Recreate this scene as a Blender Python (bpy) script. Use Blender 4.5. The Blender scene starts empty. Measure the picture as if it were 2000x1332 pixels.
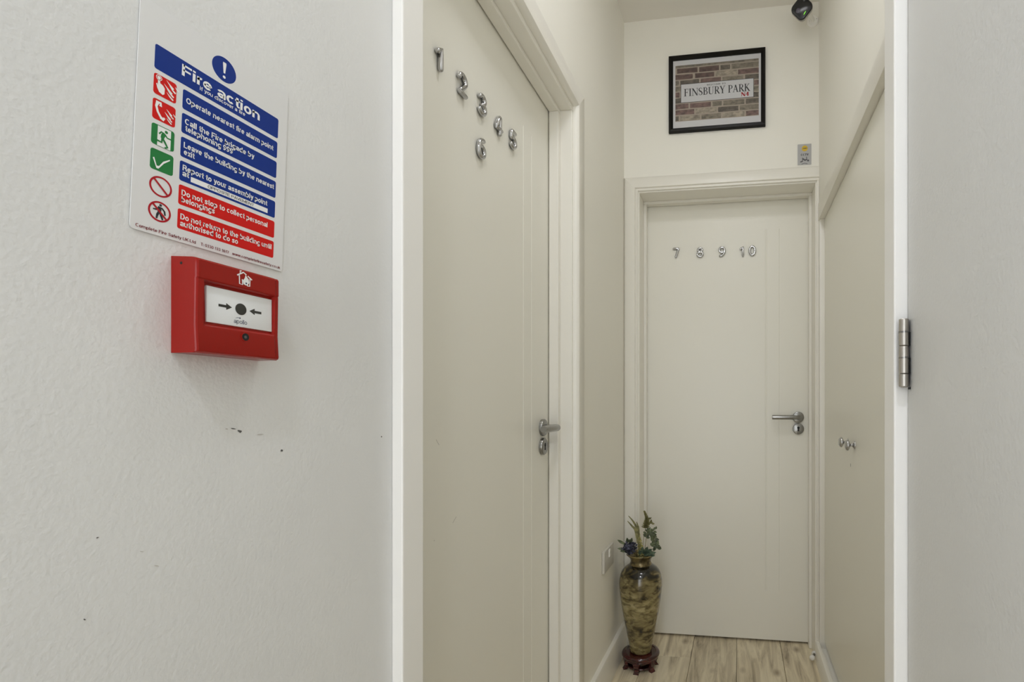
import bpy, bmesh, math, random
from mathutils import Vector, Matrix
random.seed(7)
C = bpy.context.scene.collection
SC = bpy.context.scene
PI = math.pi

# ------------------------------------------------------------------ camera, light, exposure
EYE = 1.0606
YAW = math.radians(8.1381)
cam_d = bpy.data.cameras.new('camera')
cam_d.sensor_width = 36.0
cam_d.lens = 18.0
cam_d.shift_x = -0.15
cam_d.shift_y = 0.063
cam_d.clip_start = 0.02
cam = bpy.data.objects.new('camera', cam_d)
cam.location = (0, 0, EYE)
cam.rotation_euler = (PI / 2, 0, YAW)
C.objects.link(cam)
SC.camera = cam

SC.view_settings.view_transform = 'Standard'
SC.view_settings.look = 'None'
SC.view_settings.gamma = 1.0
SC.view_settings.use_curve_mapping = False
SC.view_settings.exposure = 0.0
SC.cycles.max_bounces = 16
SC.cycles.diffuse_bounces = 12
SC.cycles.glossy_bounces = 6
SC.cycles.caustics_reflective = False
SC.cycles.caustics_refractive = False

world = bpy.data.worlds.new('hall_world')
world.use_nodes = True
world.node_tree.nodes['Background'].inputs[0].default_value = (1.0, 0.98, 0.94, 1)
world.node_tree.nodes['Background'].inputs[1].default_value = 0.15
SC.world = world

LAMPS = [((0.03, -0.60, 2.70), 0.13, 9.3), ((-0.08, 0.95, 2.70), 0.34, 2.9)]   # hall lamp by the entrance, added corridor lamp to brighten the far end
for p_, d_, e_ in LAMPS:
    l = bpy.data.lights.new('ceiling_lamp_or_fill', 'AREA')
    l.shape = 'DISK'; l.size = d_; l.energy = e_; l.color = (0.87, 0.914, 1.0)
    lo = bpy.data.objects.new('ceiling_lamp_or_fill', l); lo.location = p_
    C.objects.link(lo)
# added fill light at the rear of the hall, brightens the lower corridor
l2 = bpy.data.lights.new('rear_fill', 'AREA')
l2.shape = 'RECTANGLE'; l2.size = 0.74; l2.size_y = 1.96; l2.energy = 13.2; l2.color = (0.88, 0.93, 1.0)
lo2 = bpy.data.objects.new('rear_fill', l2)
lo2.location = (-0.085, -1.74, 1.0); lo2.rotation_euler = (PI / 2, 0, 0)   # faces +Y
C.objects.link(lo2)

# ------------------------------------------------------------------ materials
def pbsdf(name, col, rough=0.5, metal=0.0, spec=0.5, coat=0.0):
    m = bpy.data.materials.new(name); m.use_nodes = True
    b = m.node_tree.nodes['Principled BSDF']
    b.inputs['Base Color'].default_value = (*col, 1)
    b.inputs['Roughness'].default_value = rough
    b.inputs['Metallic'].default_value = metal
    b.inputs['Specular IOR Level'].default_value = spec
    b.inputs['Coat Weight'].default_value = coat
    return m
def N(m, t, **kw):
    n = m.node_tree.nodes.new(t)
    for k, v in kw.items(): setattr(n, k, v)
    return n
def L(m, a, ai, b, bi): m.node_tree.links.new(a.outputs[ai], b.inputs[bi])
def B(m): return m.node_tree.nodes['Principled BSDF']
def bump(m, scale, strength, dist=0.002, detail=3.0, stretch=(1, 1, 1)):
    tc = N(m, 'ShaderNodeTexCoord'); mp = N(m, 'ShaderNodeMapping'); mp.inputs['Scale'].default_value = stretch
    no = N(m, 'ShaderNodeTexNoise'); no.inputs['Scale'].default_value = scale; no.inputs['Detail'].default_value = detail
    bp = N(m, 'ShaderNodeBump'); bp.inputs['Strength'].default_value = strength; bp.inputs['Distance'].default_value = dist
    L(m, tc, 'Object', mp, 'Vector'); L(m, mp, 'Vector', no, 'Vector'); L(m, no, 'Fac', bp, 'Height'); L(m, bp, 'Normal', B(m), 'Normal')
def mottle(m, c1, c2, scale, stretch=(1, 1, 1), detail=4, lo=0.35, hi=0.65):
    tc = N(m, 'ShaderNodeTexCoord'); mp = N(m, 'ShaderNodeMapping'); mp.inputs['Scale'].default_value = stretch
    no = N(m, 'ShaderNodeTexNoise'); no.inputs['Scale'].default_value = scale; no.inputs['Detail'].default_value = detail
    r = N(m, 'ShaderNodeValToRGB')
    r.color_ramp.elements[0].position = lo; r.color_ramp.elements[0].color = (*c1, 1)
    r.color_ramp.elements[1].position = hi; r.color_ramp.elements[1].color = (*c2, 1)
    L(m, tc, 'Object', mp, 'Vector'); L(m, mp, 'Vector', no, 'Vector'); L(m, no, 'Fac', r, 'Fac'); L(m, r, 'Color', B(m), 'Base Color')
    return r

WALLC = (0.745, 0.748, 0.748)  # near wall greyed down to offset the stronger light on it
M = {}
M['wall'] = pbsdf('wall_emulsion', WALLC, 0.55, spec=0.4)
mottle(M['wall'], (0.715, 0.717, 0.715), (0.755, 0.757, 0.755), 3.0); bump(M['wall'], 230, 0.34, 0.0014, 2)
M['wall_cream'] = pbsdf('cream_wall_emulsion', (0.845, 0.83, 0.775), 0.6, spec=0.4); bump(M['wall_cream'], 260, 0.15, 0.0012, 2)
M['ceiling'] = pbsdf('ceiling_emulsion', (0.78, 0.755, 0.71), 0.8); bump(M['ceiling'], 120, 0.1, 0.001)
M['joinery'] = pbsdf('satin_white_joinery', (0.80, 0.78, 0.725), 0.32)
bump(M['joinery'], 160, 0.05, 0.0006)
M['door'] = pbsdf('satin_cream_door_paint', (0.80, 0.785, 0.722), 0.34)
bump(M['door'], 220, 0.04, 0.0006)
M['frame_white'] = pbsdf('fresh_white_gloss', (0.90, 0.89, 0.87), 0.35); bump(M['frame_white'], 90, 0.06, 0.0008)
M['chrome'] = pbsdf('polished_chrome', (0.52, 0.52, 0.53), 0.10, 1.0)
M['satin'] = pbsdf('satin_chrome', (0.31, 0.305, 0.29), 0.25, 1.0)
M['steel'] = pbsdf('brushed_steel', (0.52, 0.49, 0.45), 0.38, 1.0); bump(M['steel'], 300, 0.1, 0.0004, 2, (1, 1, 12))
M['black'] = pbsdf('black_recess', (0.008, 0.008, 0.008), 0.6)
M['sheet'] = pbsdf('white_vinyl_sheet', (0.74, 0.74, 0.745), 0.38, spec=0.3)
M['sblue'] = pbsdf('sign_blue_ink', (0.008, 0.034, 0.235), 0.4, spec=0.18)
M['sred'] = pbsdf('sign_red_ink', (0.62, 0.012, 0.010), 0.4, spec=0.18)
M['sgreen'] = pbsdf('sign_green_ink', (0.025, 0.20, 0.055), 0.4, spec=0.18)
M['swhite'] = pbsdf('sign_white_ink', (0.86, 0.86, 0.86), 0.4)
M['sblack'] = pbsdf('sign_black_ink', (0.012, 0.014, 0.02), 0.45)
M['pred'] = pbsdf('prohibition_red_ink', (0.42, 0.012, 0.022), 0.4, spec=0.18)
M['fred'] = pbsdf('footer_dark_red_ink', (0.22, 0.008, 0.014), 0.45, spec=0.18)
M['alarm'] = pbsdf('red_abs_plastic', (0.30, 0.009, 0.005), 0.24, spec=0.3); bump(M['alarm'], 500, 0.08, 0.0004)
M['plate'] = pbsdf('white_plastic_plate', (0.82, 0.84, 0.86), 0.25)
M['arrow'] = pbsdf('charcoal_print', (0.035, 0.035, 0.03), 0.5)
M['navy'] = pbsdf('navy_print', (0.02, 0.035, 0.09), 0.5)
M['pframe'] = pbsdf('black_picture_frame', (0.007, 0.006, 0.005), 0.35, spec=0.2)
M['mat'] = pbsdf('white_paper_border', (0.80, 0.79, 0.80), 0.6)
M['sign_grey'] = pbsdf('grey_plastic_sign', (0.42, 0.42, 0.43), 0.4)
M['yellow'] = pbsdf('yellow_ink', (0.62, 0.42, 0.02), 0.5)
M['dgrey'] = pbsdf('dark_grey_ink', (0.09, 0.09, 0.095), 0.5)
M['socket'] = pbsdf('white_socket_plastic', (0.56, 0.54, 0.50), 0.3)
M['stopper'] = pbsdf('white_rubber', (0.78, 0.77, 0.74), 0.5)
M['cam_black'] = pbsdf('glossy_black_plastic', (0.008, 0.008, 0.009), 0.12)
M['cam_body'] = pbsdf('light_grey_plastic', (0.42, 0.41, 0.38), 0.4)
M['lens'] = pbsdf('lens_grey', (0.10, 0.09, 0.12), 0.15)
M['cut'] = pbsdf('dark_scuff', (0.10, 0.095, 0.09), 0.8)
M['chip'] = pbsdf('pale_chip', (0.88, 0.87, 0.86), 0.8)
M['faint'] = pbsdf('faint_grey_mark', (0.52, 0.50, 0.47), 0.7)
M['gap'] = pbsdf('dark_underfloor', (0.03, 0.025, 0.02), 0.9)
# green lens reflection on the camera face, put in as a glow
g = pbsdf('green_lens_glint', (0.2, 0.8, 0.05), 0.3)
B(g).inputs['Emission Color'].default_value = (0.25, 0.75, 0.03, 1); B(g).inputs['Emission Strength'].default_value = 0.7
M['green_glint'] = g
g = pbsdf('lit_diffuser', (0.9, 0.9, 0.88), 0.4)
B(g).inputs['Emission Color'].default_value = (1, 0.95, 0.88, 1); B(g).inputs['Emission Strength'].default_value = 6.0
M['diffuser'] = g
# vase glaze: khaki gold with dark cloudy brushwork
m = pbsdf('khaki_marbled_glaze', (0.3, 0.25, 0.1), 0.14, coat=0.3)
tc = N(m, 'ShaderNodeTexCoord')
mp = N(m, 'ShaderNodeMapping'); mp.inputs['Scale'].default_value = (1, 1, 2.0); mp.inputs['Location'].default_value = (3.1, 1.7, 0.45)
n1 = N(m, 'ShaderNodeTexNoise'); n1.inputs['Scale'].default_value = 13; n1.inputs['Detail'].default_value = 5; n1.inputs['Distortion'].default_value = 1.1
n2 = N(m, 'ShaderNodeTexNoise'); n2.inputs['Scale'].default_value = 34; n2.inputs['Detail'].default_value = 6; n2.inputs['Distortion'].default_value = 0.6
r1 = N(m, 'ShaderNodeValToRGB'); e = r1.color_ramp.elements
e[0].position = 0.30; e[0].color = (0.012, 0.010, 0.005, 1)
e[1].position = 0.74; e[1].color = (0.40, 0.345, 0.18, 1)
x = e.new(0.41); x.color = (0.085, 0.065, 0.025, 1)
x = e.new(0.50); x.color = (0.20, 0.16, 0.07, 1)
x = e.new(0.62); x.color = (0.29, 0.24, 0.11, 1)
r2 = N(m, 'ShaderNodeValToRGB'); e = r2.color_ramp.elements
e[0].position = 0.36; e[0].color = (0.25, 0.22, 0.17, 1); e[1].position = 0.52; e[1].color = (1, 1, 1, 1)
mx = N(m, 'ShaderNodeMix'); mx.data_type = 'RGBA'; mx.blend_type = 'MULTIPLY'; mx.inputs[0].default_value = 0.85
L(m, tc, 'Object', mp, 'Vector'); L(m, mp, 'Vector', n1, 'Vector'); L(m, mp, 'Vector', n2, 'Vector')
sx = N(m, 'ShaderNodeSeparateXYZ'); L(m, tc, 'Object', sx, 'Vector')
zr = N(m, 'ShaderNodeValToRGB'); e = zr.color_ramp.elements
e[0].position = 0.0; e[0].color = (.56, .56, .56, 1); e[1].position = .36; e[1].color = (.30, .30, .30, 1)
for z_, v_ in ((.05, .60), (.085, .50), (.105, .42), (.125, .58), (.19, .66), (.235, .54), (.27, .50), (.305, .50), (.33, .36)):
    x = e.new(z_); x.color = (v_, v_, v_, 1)
L(m, sx, 'Z', zr, 'Fac')
am = N(m, 'ShaderNodeMath', operation='MULTIPLY_ADD'); am.inputs[1].default_value = .9; L(m, n1, 'Fac', am, 0)
sb = N(m, 'ShaderNodeMath', operation='SUBTRACT'); sb.inputs[1].default_value = .47; L(m, zr, 'Color', sb, 0); L(m, sb, 'Value', am, 2)
L(m, am, 'Value', r1, 'Fac'); L(m, n2, 'Fac', r2, 'Fac')
m.node_tree.links.new(r1.outputs[0], mx.inputs[6]); m.node_tree.links.new(r2.outputs[0], mx.inputs[7])
m.node_tree.links.new(mx.outputs[2], B(m).inputs['Base Color'])
M['vase'] = m
M['vase_rim'] = pbsdf('bronze_gold_rim', (0.20, 0.15, 0.06), 0.22, 0.25); mottle(M['vase_rim'], (0.06, 0.045, 0.02), (0.27, 0.21, 0.09), 40)
M['rosewood'] = pbsdf('dark_red_lacquer', (0.055, 0.008, 0.008), 0.16, coat=0.4)
mottle(M['rosewood'], (0.022, 0.005, 0.004), (0.075, 0.010, 0.010), 30, (1, 1, 4))
M['leaf_green'] = pbsdf('dark_green_leaf', (0.06, 0.10, 0.065), 0.55); mottle(M['leaf_green'], (0.045, 0.060, 0.030), (0.15, 0.18, 0.09), 60)
M['teal'] = pbsdf('blue_green_leaf', (0.04, 0.09, 0.07), 0.55); mottle(M['teal'], (0.03, 0.055, 0.040), (0.13, 0.18, 0.12), 60)
M['lime'] = pbsdf('yellow_green_flower', (0.36, 0.34, 0.09), 0.6); mottle(M['lime'], (0.30, 0.27, 0.06), (0.66, 0.60, 0.26), 80)
M['olive'] = pbsdf('olive_blade', (0.19, 0.175, 0.06), 0.6); mottle(M['olive'], (0.10, 0.095, 0.035), (0.27, 0.25, 0.10), 90)
M['bluef'] = pbsdf('dark_blue_flower', (0.03, 0.035, 0.07), 0.6); mottle(M['bluef'], (0.008, 0.009, 0.020), (0.11, 0.115, 0.17), 60)
# floor planks: weathered grey oak
m = pbsdf('weathered_oak_plank', (0.4, 0.33, 0.25), 0.42)
tc = N(m, 'ShaderNodeTexCoord'); oi = N(m, 'ShaderNodeObjectInfo')
cb = N(m, 'ShaderNodeCombineXYZ'); mu = N(m, 'ShaderNodeMath', operation='MULTIPLY'); mu.inputs[1].default_value = 37.0
L(m, oi, 'Random', mu, 0); L(m, mu, 'Value', cb, 'X'); L(m, mu, 'Value', cb, 'Y')
ad = N(m, 'ShaderNodeVectorMath', operation='ADD'); L(m, tc, 'Object', ad, 0); L(m, cb, 'Vector', ad, 1)
mp = N(m, 'ShaderNodeMapping'); mp.inputs['Scale'].default_value = (13, 1.3, 1); L(m, ad, 'Vector', mp, 'Vector')
n1 = N(m, 'ShaderNodeTexNoise'); n1.inputs['Scale'].default_value = 2.2; n1.inputs['Detail'].default_value = 8; n1.inputs['Roughness'].default_value = 0.62; n1.inputs['Distortion'].default_value = 0.9
L(m, mp, 'Vector', n1, 'Vector')
r1 = N(m, 'ShaderNodeValToRGB'); e = r1.color_ramp.elements
e[0].position = 0.28; e[0].color = (0.21, 0.165, 0.11, 1); e[1].position = 0.70; e[1].color = (0.80, 0.72, 0.55, 1)
x = e.new(0.43); x.color = (0.53, 0.455, 0.325, 1); x = e.new(0.55); x.color = (0.69, 0.61, 0.45, 1)
L(m, n1, 'Fac', r1, 'Fac')
mp2 = N(m, 'ShaderNodeMapping'); mp2.inputs['Scale'].default_value = (9, 4.5, 1); L(m, ad, 'Vector', mp2, 'Vector')
vo = N(m, 'ShaderNodeTexVoronoi'); vo.inputs['Scale'].default_value = 1.0; L(m, mp2, 'Vector', vo, 'Vector')
r2 = N(m, 'ShaderNodeValToRGB'); e = r2.color_ramp.elements
e[0].position = 0.03; e[0].color = (0.33, 0.27, 0.22, 1); e[1].position = 0.17; e[1].color = (1, 1, 1, 1)
L(m, vo, 'Distance', r2, 'Fac')
mx = N(m, 'ShaderNodeMix'); mx.data_type = 'RGBA'; mx.blend_type = 'MULTIPLY'; mx.inputs[0].default_value = 0.8
m.node_tree.links.new(r1.outputs[0], mx.inputs[6]); m.node_tree.links.new(r2.outputs[0], mx.inputs[7])
hs = N(m, 'ShaderNodeHueSaturation'); mr = N(m, 'ShaderNodeMapRange'); mr.inputs['To Min'].default_value = 0.88; mr.inputs['To Max'].default_value = 1.12
L(m, oi, 'Random', mr, 'Value'); L(m, mr, 'Result', hs, 'Value'); m.node_tree.links.new(mx.outputs[2], hs.inputs['Color'])
L(m, hs, 'Color', B(m), 'Base Color')
bp = N(m, 'ShaderNodeBump'); bp.inputs['Strength'].default_value = 0.15; bp.inputs['Distance'].default_value = 0.001
L(m, n1, 'Fac', bp, 'Height'); L(m, bp, 'Normal', B(m), 'Normal')
M['plank'] = m
# printed bricks of the picture
def brickmat(name, c):
    mm = pbsdf(name, c, 0.6)
    mottle(mm, tuple(v * 0.6 for v in c), tuple(min(1, v * 1.35) for v in c), 55, (1, 1, 1.6), 5)
    return mm
M['bk0'] = pbsdf('printed_mortar', (0.47, 0.39, 0.31), 0.6)
M['bk1'] = brickmat('printed_dark_red_brick', (0.13, 0.075, 0.065))
M['bk2'] = brickmat('printed_red_brown_brick', (0.20, 0.12, 0.105))
M['bk3'] = brickmat('printed_tan_brick', (0.40, 0.34, 0.26))
M['bk4'] = brickmat('printed_olive_brick', (0.24, 0.205, 0.155))
M['bk5'] = brickmat('printed_grey_brick', (0.15, 0.122, 0.095))
# picture glazing
m = bpy.data.materials.new('picture_glass'); m.use_nodes = True
nt = m.node_tree; nt.nodes.clear()
o = nt.nodes.new('ShaderNodeOutputMaterial'); mxs = nt.nodes.new('ShaderNodeMixShader'); tr = nt.nodes.new('ShaderNodeBsdfTransparent'); gl = nt.nodes.new('ShaderNodeBsdfGlossy'); fr = nt.nodes.new('ShaderNodeFresnel')
gl.inputs['Roughness'].default_value = 0.02; fr.inputs['IOR'].default_value = 1.35
nt.links.new(fr.outputs[0], mxs.inputs[0]); nt.links.new(tr.outputs[0], mxs.inputs[1]); nt.links.new(gl.outputs[0], mxs.inputs[2]); nt.links.new(mxs.outputs[0], o.inputs[0])
M['glass'] = m

# ------------------------------------------------------------------ helpers
def thing(name, label, cat, loc=(0, 0, 0), group=None, kind=None):
    o = bpy.data.objects.new(name, None); C.objects.link(o)
    o.location = loc; o.empty_display_size = 0.05
    if label: o['label'] = label
    if cat: o['category'] = cat
    if group: o['group'] = group
    if kind: o['kind'] = kind
    return o
def wloc(o):
    v = Vector(o.location)
    while o.parent: o = o.parent; v += Vector(o.location)
    return v
def obj(name, bm, mats, parent=None, smooth=None, loc=None):
    """link bm (world coordinates) as one mesh object"""
    base = wloc(parent) if parent else Vector(loc or (0, 0, 0))
    off = Vector((0, 0, 0))
    bmesh.ops.translate(bm, vec=-base, verts=bm.verts)
    bm.normal_update()
    me = bpy.data.meshes.new(name); bm.to_mesh(me); bm.free()
    for mt in (mats if isinstance(mats, (list, tuple)) else [mats]): me.materials.append(mt)
    if smooth is not None:
        for p in me.polygons: p.use_smooth = True
        me.set_sharp_from_angle(angle=math.radians(smooth))
    o = bpy.data.objects.new(name, me); C.objects.link(o)
    if parent: o.parent = parent
    else: o.location = base
    return o
def struct(name, bm, mats, smooth=None):
    o = obj(name, bm, mats, smooth=smooth); o['kind'] = 'structure'; return o
def box(bm, x0, x1, y0, y1, z0, z1, bev=0.0, seg=2):
    vs = [bm.verts.new((x, y, z)) for x in (x0, x1) for y in (y0, y1) for z in (z0, z1)]
    q = [(0, 1, 3, 2), (4, 6, 7, 5), (0, 4, 5, 1), (2, 3, 7, 6), (0, 2, 6, 4), (1, 5, 7, 3)]
    fs = [bm.faces.new([vs[i] for i in f]) for f in q]
    if bev:
        es = list({e for f in fs for e in f.edges})
        bmesh.ops.bevel(bm, geom=es, offset=bev, segments=seg, profile=0.5, affect='EDGES')
def nb(): return bmesh.new()
def boxbm(*a, **k):
    bm = nb(); box(bm, *a, **k); return bm

class Fr:
    """a drawing frame: origin, u right, v up, w out of the surface"""
    def __init__(s, o, u, v, w, shear=0.0):
        s.o, s.u, s.v, s.w, s.sh = Vector(o), Vector(u), Vector(v), Vector(w), shear
    def __call__(s, u, v, w=0.0): return s.o + s.u * (u + s.sh * v) + s.v * v + s.w * w
def poly(bm, fr, pts, w, th=0.0, mi=0):
    """a flat shape with a little thickness th standing out from w"""
    top = [bm.verts.new(fr(u, v, w + th)) for u, v in pts]
    f = bm.faces.new(top); f.material_index = mi
    if th:
        bot = [bm.verts.new(fr(u, v, w)) for u, v in pts]
        n = len(pts)
        for i in range(n):
            f = bm.faces.new((bot[i], bot[(i + 1) % n], top[(i + 1) % n], top[i])); f.material_index = mi
def rrect(u0, u1, v0, v1, r, n=4):
    p = []
    for cx, cy, a in ((u1 - r, v1 - r, 0), (u0 + r, v1 - r, 90), (u0 + r, v0 + r, 180), (u1 - r, v0 + r, 270)):
        for i in range(n + 1):
            t = math.radians(a + 90 * i / n); p.append((cx + r * math.cos(t), cy + r * math.sin(t)))
    return p
def circ(cu, cv, r, n=28): return [(cu + r * math.cos(2 * PI * i / n), cv + r * math.sin(2 * PI * i / n)) for i in range(n)]
def arc(cx, cy, rx, ry, a0, a1, n=14):
    return [(cx + rx * math.cos(math.radians(a0 + (a1 - a0) * i / n)), cy + ry * math.sin(math.radians(a0 + (a1 - a0) * i / n))) for i in range(n + 1)]
def stroke_pts(pts, ws):
    """outline of a polyline with a width at each point"""
    Lp, Rp = [], []
    n = len(pts)
    for i in range(n):
        a = Vector(pts[max(0, i - 1)]); b = Vector(pts[min(n - 1, i + 1)])
        d = (b - a).normalized(); nr = Vector((-d.y, d.x)); w = ws[i] if isinstance(ws, (list, tuple)) else ws
        p = Vector(pts[i]); Lp.append(p + nr * w / 2); Rp.append(p - nr * w / 2)
    return Lp, Rp
def stroke(bm, fr, pts, ws, w, th=0.0, mi=0):
    Lp, Rp = stroke_pts(pts, ws)
    for i in range(len(pts) - 1):
        poly(bm, fr, [Rp[i], Rp[i + 1], Lp[i + 1], Lp[i]], w, th, mi)
def ring(bm, fr, cu, cv, ro, ri, w, th=0.0, n=32, mi=0):
    for i in range(n):
        a, b = 2 * PI * i / n, 2 * PI * (i + 1) / n
        poly(bm, fr, [(cu + ro * math.cos(a), cv + ro * math.sin(a)), (cu + ro * math.cos(b), cv + ro * math.sin(b)),
                      (cu + ri * math.cos(b), cv + ri * math.sin(b)), (cu + ri * math.cos(a), cv + ri * math.sin(a))], w, th, mi)
def _el(cx, cy, rx, ry, n=20): return [(cx + rx * math.cos(2 * PI * i / n), cy + ry * math.sin(2 * PI * i / n)) for i in range(n + 1)]
def sans(ch, t):
    """strokes and advance of a plain grotesque letter, capital height 1"""
    a = t / 2; h = .73; R = (h - t) / 2; cy = h / 2; W = .57; cx = W / 2; rx = cx - a; ay = h - a - .20
    st = lambda x, y0, y1: [(x, y0), (x, y1)]
    O = _el(cx, cy, rx, R); C_ = .68
    arch = arc(cx, ay, rx, .20, 180, 0, 10)
    if ch == ' ': return [], .30
    if ch == 'a': return [arc(.265, .50, .20, h - a - .50, 168, 0, 10) + [(.465, .20), (.475, .07), (.53, .03)], _el(.235, .215, .235 - a, .215 - a)], .60
    if ch == 'b': return [st(a, 0, 1), O], W + .08
    if ch == 'c': return [arc(cx, cy, rx, R, 45, 315, 16)], .60
    if ch == 'd': return [st(W - a, 0, 1), O], W + .09
    if ch == 'e': return [arc(cx, cy, rx, R, 0, 318, 18), [(a, cy), (W - a, cy)]], .63
    if ch == 'f': return [[(.34, 1 - a), (.25, 1 - a), (.17, .86), (.17, 0)], [(0, h - a), (.33, h - a)]], .37
    if ch == 'g': return [O, [(W - a, h), (W - a, -.04)] + arc(cx, -.06, rx, .22 - a, -12, -155, 8)], W + .09
    if ch == 'h': return [st(a, 0, 1), arch + [(W - a, 0)]], W + .09
    if ch == 'i': return [st(a, 0, h), st(a, .84, 1)], t + .09
    if ch == 'k': return [st(a, 0, 1), [(a, .26), (.47, h)], [(.24, .42), (.50, 0)]], .57
    if ch == 'l': return [st(a, 0, 1)], t + .09
    if ch == 'm':
        r_ = (.86 - t) / 4
        return [st(a, 0, h), arc(a + r_, ay, r_, .20, 180, 0, 8) + [(a + 2 * r_, 0)], arc(a + 3 * r_, ay, r_, .20, 180, 0, 8) + [(.86 - a, 0)]], .95
    if ch == 'n': return [st(a, 0, h), arch + [(W - a, 0)]], W + .09
    if ch == 'o': return [O], W + .07
    if ch == 'p': return [st(a, -.27, h), O], W + .08
    if ch == 'r': return [st(a, 0, h), arc(.27, h - a - .22, .27 - a, .22, 180, 78, 7)], .38
    if ch == 's': return [[(.45, .53), (.39, .62), (.26, h - a), (.13, .61), (.105, .51), (.19, .41), (.34, .34), (.425, .23), (.39, .12), (.26, a), (.12, .11), (.06, .22)]], .56
    if ch == 't': return [[(.16, .93), (.16, .20), (.21, .09), (.34, a)], [(0, h - a), (.33, h - a)]], .38
    if ch == 'u': return [st(W - a, 0, h), [(a, h)] + arc(cx, .20 + a, rx, .20, 180, 360, 10)], W + .09
    if ch == 'v': return [[(a, h), (.27, a)], [(.27, a), (.54 - a, h)]], .56
    if ch == 'w': return [[(a, h), (.22, a)], [(.22, a), (.40, h)], [(.40, h), (.58, a)], [(.58, a), (.80 - a, h)]], .82
    if ch == 'x': return [[(a, h), (.50 - a, 0)], [(.50 - a, h), (a, 0)]], .54
    if ch == 'y': return [[(a, h), (.28, .05)], [(.55 - a, h), (.30, .02), (.22, -.17), (.06, -.18)]], .57
    if ch == 'A': return [[(a, 0), (.36, 1)], [(.36, 1), (.72 - a, 0)], [(.16, .28), (.56, .28)]], .72
    if ch == 'C': return [arc(.36, .5, .36 - a, .5 - a, 48, 312, 18)], .74
    if ch == 'D': return [st(a, 0, 1), [(a, 1 - a), (.30, 1 - a)] + arc(.30, .5, .38 - a, .5 - a, 90, -90, 12) + [(a, a)]], .75
    if ch == 'E': return [st(a, 0, 1), [(a, 1 - a), (.58, 1 - a)], [(a, .52), (.54, .52)], [(a, a), (.60, a)]], .66
    if ch == 'F': return [st(a, 0, 1), [(a, 1 - a), (.58, 1 - a)], [(a, .50), (.52, .50)]], .64
    if ch == 'I': return [st(a, 0, 1)], t + .11
    if ch == 'K': return [st(a, 0, 1), [(a, .36), (.60, 1)], [(.26, .56), (.64, 0)]], .70
    if ch == 'L': return [st(a, 0, 1), [(a, a), (.56, a)]], .61
    if ch == 'M': return [st(a, 0, 1), st(.80 - a, 0, 1), [(a, 1), (.40, .10)], [(.40, .10), (.80 - a, 1)]], .90
    if ch == 'N': return [st(a, 0, 1), st(.68 - a, 0, 1), [(a, 1), (.68 - a, 0)]], .78
    if ch == 'O': return [_el(.38, .5, .38 - a, .5 - a, 26)], .82
    if ch in 'PR':
        g_ = [st(a, 0, 1), [(a, 1 - a), (.38, 1 - a)] + arc(.38, .71, .24 - a, .29 - a, 90, -90, 10) + [(a, .42 + a)]]
        if ch == 'R': g_.append([(.44, .44), (.55, .30), (.58, 0)])
        return g_, .66 if ch == 'P' else .71
    if ch == 'S': return [[(.56, .72), (.48, .86), (.32, 1 - a), (.16, .86), (.12, .72), (.22, .58), (.42, .48), (.54, .34), (.52, .18), (.33, a), (.15, .14), (.08, .30)]], .68
    if ch == 'T': return [st(.31, 0, 1), [(0, 1 - a), (.62, 1 - a)]], .64
    if ch == 'U': return [[(a, 1), (a, .32)] + arc(.34, .34, .34 - a, .34 - a, 180, 360, 12) + [(.68 - a, 1)]], .77
    if ch == 'V': return [[(a, 1), (.34, 0)], [(.34, 0), (.68 - a, 1)]], .70
    if ch == 'H': return [st(a, 0, 1), st(.66 - a, 0, 1), [(a, .5), (.66 - a, .5)]], .76
    if ch == '0': return [_el(.28, .5, .28 - a, .5 - a)], .62
    if ch == '1': return [st(.30, 0, 1), [(.08, .72), (.22, .76), (.30, .92)]], .52
    if ch == '2': return [arc(.28, .70, .26 - a, .30 - a, 165, -30, 10) + [(.10, .10)], [(.04, a), (.54, a)]], .62
    if ch == '3': return [arc(.27, .73, .23 - a, .27 - a, 160, -90, 10), arc(.27, .29, .27 - a, .29 - a, 90, -160, 10)], .62
    if ch == '4': return [st(.40, 0, 1), [(.40, .95), (.06, .32)], [(.04, .28), (.56, .28)]], .62
    if ch == '6': return [_el(.28, .32, .28 - a, .32 - a), [(a, .34), (.12, .60), (.20, .82), (.34, 1 - a), (.50, .82)]], .62
    if ch == '7': return [[(.02, 1 - a), (.50, 1 - a), (.30, .50), (.20, 0)]], .58
    if ch == '9': return [_el(.28, .68, .28 - a, .32 - a), [(.56 - a, .66), (.44, .40), (.36, .18), (.22, a), (.06, .18)]], .62
    if ch == ':': return [st(a + .03, 0, .15), st(a + .03, .55, .70)], .28
    if ch == '.': return [st(a + .03, 0, .15)], .26
    return [st(a, 0, .5)], .4
def text(bm, fr, s, u0, u1, v0, cap, w, bold=0.0):
    """lettering fitted between u0 and u1 on baseline v0; cap = height of a capital"""
    t = .112 + bold * 1.9; G = []; x = 0.0
    for c in s:
        g_, ad_ = sans(c, t); G.append((g_, x)); x += ad_
    ks = (u1 - u0) / (x - .07)
    for g_, x0 in G:
        for pts in g_:
            A, Bv = stroke_pts(pts, t)
            for i in range(len(pts) - 1):
                q4 = [Bv[i], Bv[i + 1], A[i + 1], A[i]]
                bm.faces.new([bm.verts.new(fr(u0 + (x0 + p.x) * ks, v0 + p.y * cap, w)) for p in q4])
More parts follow.
